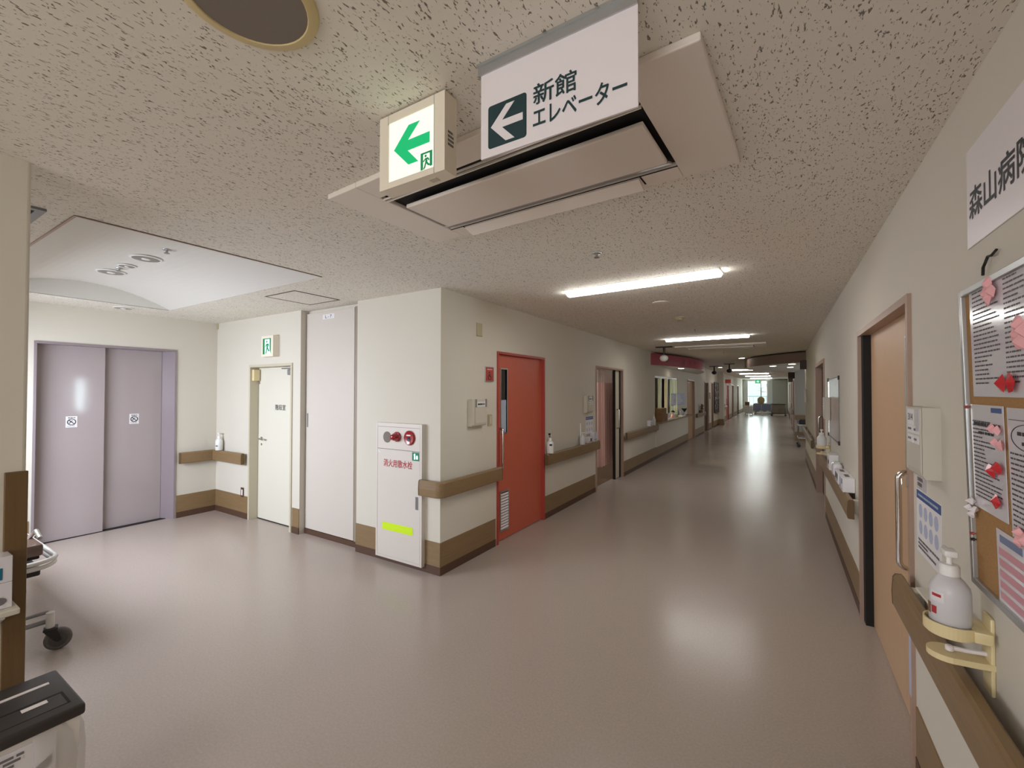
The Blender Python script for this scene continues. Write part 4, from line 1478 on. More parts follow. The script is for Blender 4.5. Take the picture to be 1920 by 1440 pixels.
def curtain_sheet(w, z0, z1, waves, amp, nseg=96, flare=0.0):
    mb = MB()
    rows = [z0, z0 + (z1 - z0) * 0.5, z1]
    grid = []
    for z in rows:
        k = 1.0 + flare * (z1 - z) / (z1 - z0)
        grid.append([mb.bm.verts.new(Vector((w * i / nseg, amp * k * math.sin(2 * PI * waves * i / nseg + 0.6 * math.sin(3.1 * i / nseg)), z))) for i in range(nseg + 1)])
    for a, b in zip(grid[:-1], grid[1:]):
        for i in range(nseg):
            mb.bm.faces.new((a[i], a[i + 1], b[i + 1], b[i]))
    return mb


curtain_sheet(0.78, 0.235, 1.755, 6, 0.035, flare=0.3).build('cloth', [PINKC], cu, True)
curtain_sheet(0.78, 1.755, 1.985, 6, 0.035).build('mesh_top', [MESHC], cu, True)
MB().tube([(-0.6, 0, 1.99), (1.0, 0, 1.99)], 0.012, 8).build('track', [ALU], cu)
# a bed glimpsed in the ward
wb = thing('bed', 'dim bed in the ward left of the pink curtain', 'bed', (-4.6, 6.9, 0))
MB().box(-1.0, 1.0, -0.45, 0.45, 0.40, 0.60, bev=0.03).build('mattress', [CLOTHW], wb)
MB().box(-1.02, 1.02, -0.46, 0.46, 0.30, 0.38).build('frame', [GREYP], wb)
for sx in (-0.95, 0.95):
    for sy in (-0.4, 0.4):
        MB().tube([(sx, sy, 0), (sx, sy, 0.31)], 0.02, 8).build('leg', [STEEL], wb)
MB().box(0.98, 1.02, -0.45, 0.45, 0.38, 0.95, bev=0.01).build('headboard', [CARD], wb)

# ------------------------------------------------------------------ nurse station
nw = thing('window_3', 'lit nurse station window with sliding panes', 'window', (XL, 10.46, 0.90), RZL, kind='structure')
W, HZ = 2.67, 1.065
mb = MB()
for a, b, c_, d in ((0, 0.05, 0, HZ), (W - 0.05, W, 0, HZ), (0.05, W - 0.05, 0, 0.04), (0.05, W - 0.05, HZ - 0.05, HZ), (0.66, 0.74, 0.04, HZ - 0.05),
                    (1.36, 1.44, 0.04, HZ - 0.05), (2.02, 2.08, 0.04, HZ - 0.05)):
    mb.box(a, b, 0.01, 0.09, c_, d)
mb.build('frame', [ALU], nw)
for a, b in ((0.05, 0.66), (1.44, 2.02), (2.08, W - 0.05)):
    MB().box(a, b, 0.04, 0.046, 0.04, HZ - 0.05).build('pane', [GLASS], nw)
ct = thing('counter', 'wooden ledge of the nurse station counter under the window', 'counter', (XL, 10.44, 0), RZL)
MB().box(0, 4.12, -0.16, 0.0, 0.835, 0.875, bev=0.006).build('worktop', [WOODT], ct)
MB().box(0.02, 4.10, -0.03, 0.0, 0.28, 0.835).build('front_panel', [WALL], ct)
nl = thing('ceiling_light', 'lit panel light inside the nurse station', 'ceiling light', (-4.1, 12.2, 2.44))
MB().box(-0.6, 0.6, -0.15, 0.15, -0.03, 0).build('housing', [WHITEP], nl)
MB().box(-0.58, 0.58, -0.13, 0.13, -0.034, -0.03).build('diffuser', [TUBE2], nl)
cab = thing('cabinet', 'pale green cabinet inside the nurse station window', 'cabinet', (-4.6, 11.0, 0))
MB().box(-0.3, 0.3, -0.9, 0.9, 0, 1.9, bev=0.01).build('body', [GREENW], cab)
for i in range(3):
    MB().box(0.30, 0.315, -0.88 + i * 0.6, -0.32 + i * 0.6, 0.05, 1.85).build('door', [GREENW], cab)
cx0 = carton('cardboard_box', 'lower brown cardboard box at the near end of the nurse counter', 'box', (XL + 0.005, 10.50, 0.876), RZL, 0.62, 0.14, 0.17, CARD, None, 'boxes on the nurse counter')
carton('cardboard_box', 'upper brown cardboard box stacked at the near end of the nurse counter', 'box', (XL + 0.005, 10.52, 1.047), RZL, 0.52, 0.13, 0.14, CARD, None, 'boxes on the nurse counter', 4)
for i, (yy, ww, hh, z0, lb) in enumerate(((12.15, 0.62, 0.33, 1.20, 'pale blue notice on the nurse window, left one'), (12.95, 1.10, 0.34, 1.19, 'pale blue notice beside the nurse window, right one'))):
    p = thing('notice', lb, 'notice', (XL + 0.012, yy, z0), RZL)
    MB().box(0, ww, -0.003, 0, 0, hh).build('sheet', [PALEBLUE], p)
    print_lines(MB(), ww * 0.08, ww * 0.92, hh * 0.1, hh * 0.9, -0.0036, 6, seed=30 + i, dash=0.05).build('print', [PAPER], p)
doll = thing('figurine', 'small figure with dark hair standing on the nurse counter', 'figurine', (XL + 0.09, 12.0, 0.876))
MB().lathe((0, 0, 0), [(0.05, 0), (0.055, 0.05), (0.035, 0.11), (0.02, 0.12)], 14).build('body', [PINKPETAL], doll, True)
MB().lathe((0, 0, 0.115), [(0.01, 0), (0.045, 0.025), (0.05, 0.05), (0.03, 0.085)], 14).build('head', [PAPER], doll, True)
MB().lathe((0, 0, 0.165), [(0.052, 0), (0.05, 0.02), (0.03, 0.045), (0.005, 0.055)], 14).build('hair', [BLACK], doll, True)
for i, (yy, ww, lb) in enumerate(((11.35, 0.5, 'white paper stack on the nurse counter beside the brown boxes'), (13.0, 0.5, 'white paper stack on the nurse counter under the notices'))):
    p = thing('paper_stack', lb, 'papers', (XL + 0.02, yy, 0.876), RZL)
    MB().box(0, ww, -0.12, -0.01, 0, 0.03).build('sheets', [PAPER], p)
    MB().prism([(0.05, 0.03), (0.4, 0.03), (0.38, 0.16), (0.07, 0.16)], -0.05, -0.045).build('stand_card', [LAMIN], p)
gp = thing('potted_plant', 'small green plant on the nurse counter before the right notice', 'plant', (XL + 0.07, 13.7, 0.876))
MB().lathe((0, 0, 0), [(0.04, 0), (0.055, 0.09), (0.05, 0.09)], 14).build('pot', [WHITEP], gp, True)
mb = MB()
for k in range(14):
    a = k * 2.4
    mb.face([(0, 0, 0.09), (0.05 * math.cos(a) - 0.02 * math.sin(a), 0.05 * math.sin(a) + 0.02 * math.cos(a), 0.17 + 0.01 * (k % 4)),
             (0.09 * math.cos(a), 0.09 * math.sin(a), 0.20 + 0.012 * (k % 5)), (0.05 * math.cos(a) + 0.02 * math.sin(a), 0.05 * math.sin(a) - 0.02 * math.cos(a), 0.17 + 0.01 * (k % 4))])
mb.build('leaves', [GREENB], gp)
# things on the third rail
carton('glove_box', 'white box on the rail just before the nurse counter', 'box', (XL + 0.002, 9.75, 0.821), RZL, 0.20, 0.07, 0.12, PAPER, [(0.2, 0.8, 0.4, 0.8, PALEBLUE)], seed=6)
pump_bottle('clear pump bottle on the rail just before the nurse counter', (XL + 0.056, 10.12, 0.821), RZL, 0.042, 0.25, CLEARP)
fb = thing('flower_basket', 'dried flower basket on the rail past the ajar wooden door', 'flowers', (XL + 0.06, 16.9, 0.821), RZL)
MB().lathe((0, 0, 0), [(0.06, 0), (0.085, 0.09), (0.08, 0.09)], 16).build('basket', [CARD], fb, True)
mb = MB()
rnd = random.Random(5)
for k in range(26):
    a, rr, hh = rnd.uniform(0, 2 * PI), rnd.uniform(0.03, 0.16), rnd.uniform(0.12, 0.30)
    px_, py_ = rr * 1.6 * math.cos(a), -abs(rr * math.sin(a)) * 0.5
    mb.tube([(0, -0.01, 0.08), (px_ * 0.6, py_ * 0.6, hh * 0.7), (px_, py_, hh)], 0.004, 5)
    mb.lathe((px_, py_, hh), [(0.008, -0.01), (0.026, 0.0), (0.018, 0.018), (0.004, 0.022)], 7)
mb.build('flowers', [FLOWER], fb)
pd = thing('poster', 'large dark cloth poster with pale marks, far along the left wall', 'poster', (XL, 20.9, 0.62), RZL)
MB().prism([(0, 0.02), (1.55, -0.02), (1.45, 1.36), (0.03, 1.38)], -0.05, -0.03).build('cloth', [POSTERD], pd)
mb = MB()
for k in range(40):
    x, z = rnd.uniform(0.1, 1.3), rnd.uniform(0.12, 1.25)
    mb.box(x, x + rnd.uniform(0.03, 0.12), -0.052, -0.0505, z, z + rnd.uniform(0.03, 0.10))
mb.build('pale_marks', [PAPER], pd)
nb2 = simple('name_plate_box', MB().box(0, 0.24, -0.05, 0, 0, 0.26, bev=0.005), [PUTTY], 'small pale box beside the narrow dark doorway, far left wall', 'name box',
             (XL, 19.55, 1.28), RZL)
simple('night_light', MB().box(0, 0.22, -0.02, 0, 0, 0.22, bev=0.004), [PAPER], 'small bright square low on the wall by the dark doorways', 'wall plate',
       (XL, 19.6, 0.36), RZL)
simple('room_sign', MB().box(0, 0.03, -0.28, 0, 0, 0.20, bev=0.003), [REDF], 'dark red sign projecting above the far red door', 'sign', (XL, 25.6, 2.02), RZL)

# ================================================================== LEFT FOREGROUND
cg = simple('corner_guard', MB().box(0, 0.062, -0.014, 0, 0.0, 1.285, bev=0.003), [WOODTV], 'tall brown corner guard board on the wall end at far left', 'corner guard',
            (XL, YP - 0.059, 0), RZL)
sh = thing('wall_shelf', 'small white wall shelf holding two glove boxes at the left edge', 'shelf', (XL, 0.13, 0.775), RZL)
MB().box(0, 0.295, -0.125, 0, 0, 0.022, bev=0.004).build('board', [PUTTY], sh)
for u in (0.05, 0.25):
    MB().prism([(0, -0.06), (0, 0), (-0.10, 0), (-0.10, -0.012)], u, u + 0.012, 0, 'yz').build('bracket', [WHITEP], sh)


def glove_box(label, z, band, dark, seed):
    t = thing('glove_box', label, 'box', (XL, 0.165, z), RZL, 'glove boxes on the wall shelf')
    w, d, h = 0.245, 0.090, 0.094
    MB().box(0, w, -d, -0.004, 0, h, bev=0.0015).build('box', [LAMIN], t)
    MB().box(0.0, w * 0.90, -d - 0.001, -d + 0.001, h * 0.12, h * 0.58).build('colour_band', [band], t)
    print_lines(MB(), w * 0.2, w * 0.82, h * 0.28, h * 0.44, -d - 0.0015, 1, seed=seed, lo=1).build('lettering', [PALEBLUE], t)
    mb = MB()
    print_lines(mb, w * 0.3, w * 0.92, h * 0.72, h * 0.94, -d - 0.0012, 2, seed=seed + 1)
    mb.build('print', [INKG], t)
    if dark:
        MB().lathe((w * 0.80, -d + 0.0005, h * 0.30), [(0.030, -0.0005), (0.030, 0.0016)], 20, 0, 'y', 1.2, 0.6).build('oval_mark', [INKG], t)
    return t


glove_box('lower white glove box with grey oval mark on the small wall shelf', 0.798, PAPER, True, 11)
glove_box('upper white glove box with blue-green band on the small wall shelf', 0.893, TEAL, False, 13)

# waste bin
bn = thing('waste_bin', 'white waste bin with dark lid and plastic bag at the bottom left corner', 'bin', (-2.165, 0.275, 0), 0)
mb = MB()


def frustum(mb, hx0, hy0, hx1, hy1, z0, z1, m=0, cap_top=True):
    A = [mb.bm.verts.new(Vector((sx * hx0, sy * hy0, z0))) for sx, sy in ((-1, -1), (1, -1), (1, 1), (-1, 1))]
    B = [mb.bm.verts.new(Vector((sx * hx1, sy * hy1, z1))) for sx, sy in ((-1, -1), (1, -1), (1, 1), (-1, 1))]
    fs = [mb.bm.faces.new(A[::-1])]
    if cap_top:
        fs.append(mb.bm.faces.new(B))
    for k in range(4):
        fs.append(mb.bm.faces.new((A[k], A[(k + 1) % 4], B[(k + 1) % 4], B[k])))
    for f in fs:
        f.material_index = m


frustum(mb, 0.145, 0.205, 0.158, 0.222, 0, 0.515)
mb.build('body', [BINW], bn)
mb = MB()
mb.box(-0.168, 0.168, -0.234, 0.234, 0.512, 0.550, bev=0.010, seg=3)
mb.build('lid', [BINB], bn, True)
mb = MB()
mb.box(0.036, 0.120, -0.16, 0.200, 0.5495, 0.5515, bev=0.0008)
fp = mb.build('lid_flap', [BINB], bn)
MB().box(0.027, 0.036, -0.165, 0.207, 0.548, 0.5515).box(0.036, 0.120, 0.200, 0.207, 0.548, 0.5515).build('flap_gap', [DARK], fp)
MB().box(-0.080, -0.066, -0.10, 0.195, 0.549, 0.5525, bev=0.001).build('white_strip', [SIGNW], bn)
MB().box(0.045, 0.066, 0.105, 0.165, 0.5515, 0.5535, bev=0.001).build('white_tab', [SIGNW], bn)
# plastic bag hanging out under the lid
mb = MB()
n = 28
rows = [(0.520, 1.012), (0.47, 1.06), (0.40, 1.075), (0.33, 1.05)]
rnd = random.Random(3)
grid = []
for ri, (z, k) in enumerate(rows):
    ring = []
    for i in range(n):
        a = 2 * PI * i / n
        ca, sa = math.cos(a), math.sin(a)
        q = max(abs(ca), abs(sa))
        jit = 1 + 0.012 * math.sin(5 * a + ri) + (0.03 * rnd.random() if ri else 0)
        ring.append(mb.bm.verts.new(Vector((0.158 * k * jit * ca / q, 0.222 * k * jit * sa / q, z - (0.06 * (0.5 + 0.5 * math.sin(3 * a)) if ri == 3 else 0)))))
    grid.append(ring)
for a_, b_ in zip(grid[:-1], grid[1:]):
    for i in range(n):
        j = (i + 1) % n
        am = 2 * PI * (i + 0.5) / n
        # the bag covers only the far end and a little of the front
        if math.sin(am) > 0.45:
            mb.bm.faces.new((a_[i], a_[j], b_[j], b_[i]))
bmesh.ops.delete(mb.bm, geom=[v for v in mb.bm.verts if not v.link_faces], context='VERTS')
mb.build('plastic_bag', [BAG], bn, True)
# sheet taped on the bin front (front faces +x)
lb = MB().box(0.1595, 0.1610, -0.005, 0.165, 0.26, 0.495).build('sheet', [LAMIN], bn)
mb = MB()
print_lines(mb, 0.01, 0.15, 0.445, 0.485, -0.1622, 3, seed=41, dash=0.02)
print_lines(mb, 0.01, 0.15, 0.27, 0.32, -0.1622, 3, seed=43, dash=0.02)
p_ = mb.build('print', [INKG], lb)
p_.rotation_euler = (0, 0, PI / 2)
mb = MB()
mb.face([(0.1622, 0.085, 0.385), (0.1622, 0.115, 0.375), (0.1622, 0.155, 0.405), (0.1622, 0.155, 0.432), (0.1622, 0.12, 0.412)])
mb.face([(0.1622, 0.062, 0.415), (0.1622, 0.085, 0.415), (0.1622, 0.085, 0.425), (0.1622, 0.062, 0.425)])
mb.build('black_picture', [INKB], lb)
MB().box(0.1612, 0.1618, 0.035, 0.082, 0.335, 0.41).build('pale_picture', [PALEBLUE], lb)

# stretcher parked in the lobby: local x along its length, the end towards the camera at x=0
gu = thing('stretcher', 'wheeled stretcher with brown mattress half hidden behind the wall end at left', 'stretcher', (-3.73, 0.555, 0), 0)
mb = MB()
mb.box(-1.85, -0.14, -0.23, 0.225, 0.582, 0.655, bev=0.015)
mb.build('mattress', [MATTRESS], gu, True)


def loop(z, grow=0.0, r=0.013):
    pts = []
    hx0, hx1, hy, c = -1.95 - grow, -0.07 + grow, 0.285 + grow, 0.12
    for cx, cy, a0 in ((hx1 - c, hy - c, 0), (hx0 + c, hy - c, 90), (hx0 + c, -hy + c, 180), (hx1 - c, -hy + c, 270)):
        for k in range(7):
            a = math.radians(a0 + 15 * k)
            pts.append((cx + c * math.cos(a), cy + c * math.sin(a), z))
    return MB().tube(pts, r, 10, closed=True)


loop(0.560).build('bumper_rail', [TUBEW], gu, True)
loop(0.527, -0.004).build('bumper_rail', [TUBEW], gu, True)
mb = MB()
mb.box(-1.80, -0.20, -0.22, 0.22, 0.552, 0.580, bev=0.006)
mb.build('deck', [DARK], gu)
mb = MB()
mb.tube([(-0.40, 0.20, 0.63), (-0.26, 0.215, 0.715), (-0.20, 0.22, 0.68)], 0.013, 8)
mb.tube([(-0.40, 0.20, 0.63), (-0.44, 0.20, 0.57)], 0.010, 8)
mb.build('side_rail_end', [CHROME], gu, True)
mb = MB()
mb.box(-0.55, -0.17, 0.05, 0.22, 0.455, 0.512, bev=0.01)
mb.box(-0.26, -0.20, 0.10, 0.15, 0.39, 0.46, bev=0.008)
mb.build('lift_mechanism', [BLACK], gu)
mb = MB()
for sx in (-1.00, -0.40):
    mb.tube([(sx, 0, 0.22), (sx, 0, 0.555)], 0.045, 12)
mb.build('lift_column', [GREYP], gu, True)
mb = MB()
mb.tube([(-0.13, -0.26, 0.175), (-0.13, 0.26, 0.175)], 0.014, 8)
mb.tube([(-1.20, -0.26, 0.175), (-1.20, 0.26, 0.175)], 0.014, 8)
mb.box(-1.25, -0.10, -0.05, 0.05, 0.17, 0.22, bev=0.01)
mb.tube([(-0.20, -0.26, 0.205), (-0.20, 0.26, 0.205)], 0.010, 8)
mb.build('base_frame', [GREYP], gu, True)
caster = None
for sx, sy in ((-0.10, 0.250), (-0.10, -0.275), (-1.20, 0.250), (-1.20, -0.275)):
    ca = MB()
    ca.tube([(0, 0, 0.125), (0, 0, 0.235)], 0.020, 12)
    co = ca.build('caster', [TUBEW], gu, True)
    co.location = (sx, sy, 0)
    co.rotation_euler = (0, 0, PI / 2 - 0.25)
    mb = MB()
    fk = [(-0.026, 0.135), (0.030, 0.135), (0.050, 0.062), (0.036, 0.052), (0.022, 0.060), (-0.020, 0.118)]
    mb.prism(fk, -0.027, -0.022)
    mb.prism(fk, 0.022, 0.027)
    mb.box(-0.030, 0.034, -0.030, 0.030, 0.126, 0.144, bev=0.006)
    mb.build('fork', [BLACK], co)
    mb = MB()
    mb.lathe((0.035, 0, 0.064), [(0.035, -0.016), (0.055, -0.018), (0.063, -0.012), (0.064, 0.0), (0.063, 0.012), (0.055, 0.018), (0.035, 0.016)], 28, 0, 'y')
    mb.lathe((0.035, 0, 0.064), [(0.012, -0.019), (0.043, -0.017), (0.043, 0.017), (0.012, 0.019)], 20, 1, 'y')
    mb.build('wheel', [RUBBER, HUB], co, True)

# ================================================================== RIGHT WALL THINGS
name_box('putty name box with number card above the chrome door handle', (XR, 2.322, 1.285), RZR, '314', True)
mp = folded_poster('hygiene_poster', 'blue-headed hygiene poster under the name box by the chrome handle', 'poster', (XR, 2.425, 0.945), RZR, 0.325, 0.255, 51, BLUEINK, n=4)
sl = thing('paper_slip', 'small printed slip just under the name box by the chrome handle', 'paper', (XR, 2.425, 1.203), RZR)
MB().box(0, 0.15, -0.001, 0, 0, 0.058).build('sheet', [LAMIN], sl)
print_lines(MB(), 0.02, 0.13, 0.008, 0.05, -0.0016, 2, seed=61, fill=0.7).build('print', [INKG], sl)
db = simple('door_edge_strip', MB().box(0, 0.03, -0.0015, 0.0, 0.30, 0.57), [PALEBLUE], 'narrow pale blue strip low on the beige door frame, under the handrail', 'sticker',
            (XR - 0.0142, 2.513, 0.0), RZR)

ms = thing('hospital_sign', 'white sign board with large dark characters high on the right wall', 'sign', (XR, 1.800, 2.018), RZR)
MB().box(0, 0.95, -0.004, 0, 0, 0.288, bev=0.001).build('sign_panel', [SIGNW], ms)
text(ms, 'lettering', '森山病院', 0.022, 0.412, 0.078, 0.166, -0.0046, INKB, 0.016)

# notice board, leaning forward at the top
LEAN = math.radians(1.3)
nbd = thing('notice_board', 'cork notice board with aluminium frame on the right wall', 'notice board', (XR, 1.742, 1.062), RZR)
nbd.rotation_euler = (LEAN, 0, RZR)
BW, BH = 0.90, 0.823
MB().box(0.012, BW - 0.012, -0.012, -0.001, 0.012, BH - 0.012).build('cork_panel', [CORK], nbd)
mb = MB()
for a, b, c_, d in ((0, 0.018, 0, BH), (BW - 0.018, BW, 0, BH), (0.018, BW - 0.018, 0, 0.018), (0.018, BW - 0.018, BH - 0.018, BH)):
    mb.box(a, b, -0.022, 0, c_, d, bev=0.002)
mb.build('frame', [ALU], nbd)
hk = thing('wall_hook', 'dark wire hook above the notice board', 'hook', (XR, 1.66, 1.912), RZR)
MB().tube([(0.0, -0.012, 0.0), (-0.004, -0.01, 0.022), (0.018, -0.012, 0.03), (0.02, -0.008, 0.045), (0.05, -0.010, 0.040), (0.075, -0.008, 0.048)], 0.0035, 6).build('wire', [BLACK], hk, True)


def board_item(name, label, cat, u, v, group=None, depth=0.013):
    """origin on the leaning board face"""
    y_, z_ = -depth, v
    wy = y_ * math.cos(LEAN) - z_ * math.sin(LEAN)
    wz = y_ * math.sin(LEAN) + z_ * math.cos(LEAN)
    t = thing(name, label, cat, (XR + wy, 1.742 - u, 1.062 + wz), RZR, group)
    t.rotation_euler = (LEAN, 0, RZR)
    return t


def notice(label, u, v, w, h, seed, cols, rows, title=True, ink=INKN, sheet=LAMIN, band=None):
    t = board_item('notice', label, 'notice', u, v)
    MB().box(0, w, -0.0015, 0, 0, h).build('sheet', [sheet], t)
    mb = MB()
    top = h * (0.86 if title else 0.95)
    cw = (w * 0.92) / cols
    for c_ in range(cols):
        print_lines(mb, w * 0.05 + c_ * cw, w * 0.05 + (c_ + 0.92) * cw, h * 0.10, top, -0.0020, rows, seed=seed + c_, fill=0.36, dash=0.010)
    mb.build('print', [ink], t)
    return t


nA = notice('largest printed notice in two columns at the top of the cork board', 0.057, 0.524, 0.42, 0.297, 71, 2, 22, False)
nB = notice('narrower printed notice at lower left of the cork board, with blue tape', 0.030, 0.222, 0.208, 0.280, 81, 1, 20)
print_lines(MB(), 0.02, 0.19, 0.222, 0.236, -0.0021, 1, seed=83, lo=1, dash=0.014).build('heading', [INKB], nB)
print_lines(MB(), 0.05, 0.15, 0.200, 0.212, -0.0021, 1, seed=84, lo=1, dash=0.014).build('heading', [INKB], nB)
MB().box(0.14, 0.20, -0.0025, -0.0008, 0.262, 0.274).build('blue_tape', [BLUEINK], nB)
nC = notice('printed notice with an oval heading at the right edge of the photo', 0.258, 0.200, 0.208, 0.300, 91, 1, 15)
for ch in nC.children:
    if ch.name.startswith('print'):
        ch.scale = (1, 1, 0.78)
ring = [(0.105 + 0.085 * math.cos(2 * PI * k / 32), -0.002, 0.235 + 0.030 * math.sin(2 * PI * k / 32)) for k in range(32)]
mb = MB()
mb.tube(ring, 0.0009, 5, closed=True)
print_lines(mb, 0.05, 0.17, 0.236, 0.250, -0.0021, 1, seed=92, lo=1, dash=0.014)
print_lines(mb, 0.07, 0.15, 0.215, 0.228, -0.0021, 1, seed=93, lo=1, dash=0.014)
mb.box(0.01, 0.20, -0.0021, -0.0018, 0.272, 0.2735)
mb.box(0.01, 0.20, -0.0021, -0.0018, 0.020, 0.0215)
mb.build('oval_heading', [INKB], nC)
nD = board_item('notice', 'pink-striped notice at the bottom of the cork board', 'notice', 0.165, 0.004)
MB().box(0, 0.27, -0.0015, 0, 0.014, 0.192).build('sheet', [LAMIN], nD)
MB().box(0.02, 0.14, -0.002, -0.001, 0.162, 0.180).build('header_band', [SLATEINK], nD)
mb = MB()
for k in range(5):
    mb.box(0.012, 0.25, -0.002, -0.001, 0.022 + k * 0.027, 0.040 + k * 0.027)
mb.build('pink_stripes', [PINKINK], nD)


# pinned decorations: folded petals in a cluster
def petal_cluster(label, u, v, m, n=4, r=0.020, spread=0.018, seed=1, elong=1.0, cat='decoration', name='paper_flower', group=None):
    t = board_item(name, label, cat, u, v, group)
    rnd = random.Random(seed)
    for k in range(n):
        a = 2 * PI * k / n + rnd.uniform(-0.3, 0.3)
        cx, cz = spread * math.cos(a), spread * math.sin(a) * elong
        mb = MB()
        q = []
        for i in range(6):
            b = 2 * PI * i / 6 + rnd.uniform(-0.2, 0.2)
            q.append(Vector((cx + r * math.cos(b) * rnd.uniform(0.75, 1.1), -0.006 - rnd.uniform(0, 0.006), cz + r * math.sin(b) * rnd.uniform(0.75, 1.1))))
        tip = mb.bm.verts.new(Vector((cx, -0.018 - rnd.uniform(0, 0.006), cz)))
        base = mb.bm.verts.new(Vector((cx, -0.001, cz)))
        vs_ = [mb.bm.verts.new(p) for p in q]
        for i in range(6):
            mb.bm.faces.new((vs_[i], vs_[(i + 1) % 6], tip))
            mb.bm.faces.new((vs_[(i + 1) % 6], vs_[i], base))
        mb.build('petal', [m], t)
    return t


petal_cluster('pink paper flower at the top left of the largest notice', 0.212, 0.786, PINKPETAL, 4, 0.022, 0.018, 1)
petal_cluster('pink paper flower on the right part of the largest notice', 0.368, 0.664, PINKPETAL, 4, 0.024, 0.018, 2)
petal_cluster('upper red foil heart pair at the foot of the largest notice', 0.290, 0.562, REDPETAL, 2, 0.026, 0.022, 3)
petal_cluster('upper pink paper bow between the two lower notices', 0.212, 0.446, PINKPETAL, 2, 0.015, 0.013, 4)
petal_cluster('lower pink paper bow between the two lower notices', 0.226, 0.408, PINKPETAL, 2, 0.015, 0.013, 5)
petal_cluster('red foil heart pair between the two lower notices', 0.200, 0.345, REDPETAL, 2, 0.019, 0.020, 6, 1.6)
petal_cluster('single red foil heart at the foot of the narrower notice', 0.198, 0.268, REDPETAL, 1, 0.021, 0.0, 7)
petal_cluster('white paper bow pinned on the left frame of the cork board', 0.036, 0.216, SIGNW, 4, 0.013, 0.018, 8)
petal_cluster('pink paper flower above the pink-striped notice', 0.325, 0.212, PINKPETAL, 3, 0.018, 0.014, 9)
for i, (u, v, lb) in enumerate(((0.020, 0.494, 'dark red push pin on the cork board beside the narrower notice'), (0.018, 0.140, 'dark red push pin low on the left of the cork board'),
                                (0.020, 0.124, 'black push pin low on the left of the cork board'))):
    t = board_item('push_pin', lb, 'push pin', u, v, 'push pins', 0.0125)
    MB().lathe((0, 0, 0), [(0.0015, 0), (0.0018, 0.003), (0.0045, 0.004), (0.0035, 0.010), (0.005, 0.0115)], 10, 0, 'y').build('head', [BLACK if i == 2 else REDF], t, True)

# soap holder and bottle by the notice board
sh2 = thing('soap_holder', 'aged yellow plastic soap holder fixed to the right wall', 'holder', (XR, 1.685, 0.79), RZR)
mb = MB()
mb.box(-0.03, 0.03, -0.010, 0, 0, 0.205, bev=0.004)
mb.build('back_plate', [YELLOWP], sh2, True)
mb = MB()
cx, cy, R1 = 0.0, -0.080, 0.052
outer, inner = [], []
for k in range(33):
    a = math.radians(90 + 35 + (360 - 70) * k / 32)
    outer.append((cx + (R1 + 0.004) * math.cos(a), cy + (R1 + 0.004) * math.sin(a)))
    inner.append((cx + R1 * math.cos(a), cy + R1 * math.sin(a)))
for z0, z1 in ((0.142, 0.172),):
    for i in range(32):
        A, B, C_, D = outer[i], outer[i + 1], inner[i + 1], inner[i]
        v = [mb.bm.verts.new(Vector((p[0], p[1], z))) for z in (z0, z1) for p in (A, B, C_, D)]
        for idx in ((0, 1, 5, 4), (2, 3, 7, 6), (4, 5, 6, 7), (3, 2, 1, 0)):
            mb.bm.faces.new([v[j] for j in idx])
mb.box(-0.05, 0.05, -0.045, -0.008, 0.142, 0.172, bev=0.003)
mb.build('ring', [YELLOWP], sh2, True)
MB().lathe((cx, cy, 0.136), [(R1 * 0.96, 0), (R1 * 0.96, 0.005)], 28).build('ring_floor', [YELLOWP], sh2, True)
mb = MB()
pl = [(-0.03, 0), (0.03, 0), (0.037, -0.04)] + [(0.042 * math.cos(a), -0.085 - 0.045 * math.sin(a)) for a in [math.radians(15 * k) for k in range(13)]] + [(-0.037, -0.04)]
mb.prism(pl, 0.070, 0.086, 0, 'xy')
mb.build('drip_tray', [YELLOWP], sh2)
mb = MB()
mb.tube([(0.0, -0.005, 0.10), (0.0, -0.05, 0.096), (0.0, -0.075, 0.096)], 0.006, 8)
mb.lathe((0, -0.082, 0.088), [(0.009, 0), (0.010, 0.010), (0.006, 0.014)], 12)
mb.build('tray_pin', [SIGNW], sh2, True)
MB().prism([(-0.050, -0.100), (-0.045, -0.050), (-0.10, -0.042), (-0.24, -0.040), (-0.255, -0.070), (-0.245, -0.104), (-0.115, -0.098)], 0.158, 0.165, 0, 'xy').build('side_tray', [CREAMD], sh2)
nb = pump_bottle('translucent white pump bottle in the yellow holder on the right wall', (XR - 0.080, 1.685, 0.932), RZR, 0.0435, 0.236, CLEARP, WHITEP)
for ch in nb.children:
    if ch.name.startswith('bottle'):
        lp = []
        for nm, z0, z1, a0, a1, mm in (('bottle_label', 0.085, 0.112, -2.83, -2.06, PAPER), ('red_mark', 0.098, 0.106, -2.72, -2.20, REDINK), ('brown_mark', 0.045, 0.075, -3.2, -2.86, CARD), ('red_box_mark', 0.050, 0.070, -2.76, -2.45, REDINK)):
            mb = MB()
            k_ = 8
            rr = 0.0441 if nm == 'bottle_label' else 0.0445
            off = -PI / 2 - 0.0
            for i in range(k_):
                b0_ = a0 + (a1 - a0) * i / k_ + PI * 0.0
                b1_ = a0 + (a1 - a0) * (i + 1) / k_
                mb.face([(rr * math.cos(b0_ + PI * 0.5), rr * math.sin(b0_ + PI * 0.5), z0), (rr * math.cos(b1_ + PI * 0.5), rr * math.sin(b1_ + PI * 0.5), z0),
                         (rr * math.cos(b1_ + PI * 0.5), rr * math.sin(b1_ + PI * 0.5), z1), (rr * math.cos(b0_ + PI * 0.5), rr * math.sin(b0_ + PI * 0.5), z1)])
            mb.build(nm, [mm], ch)

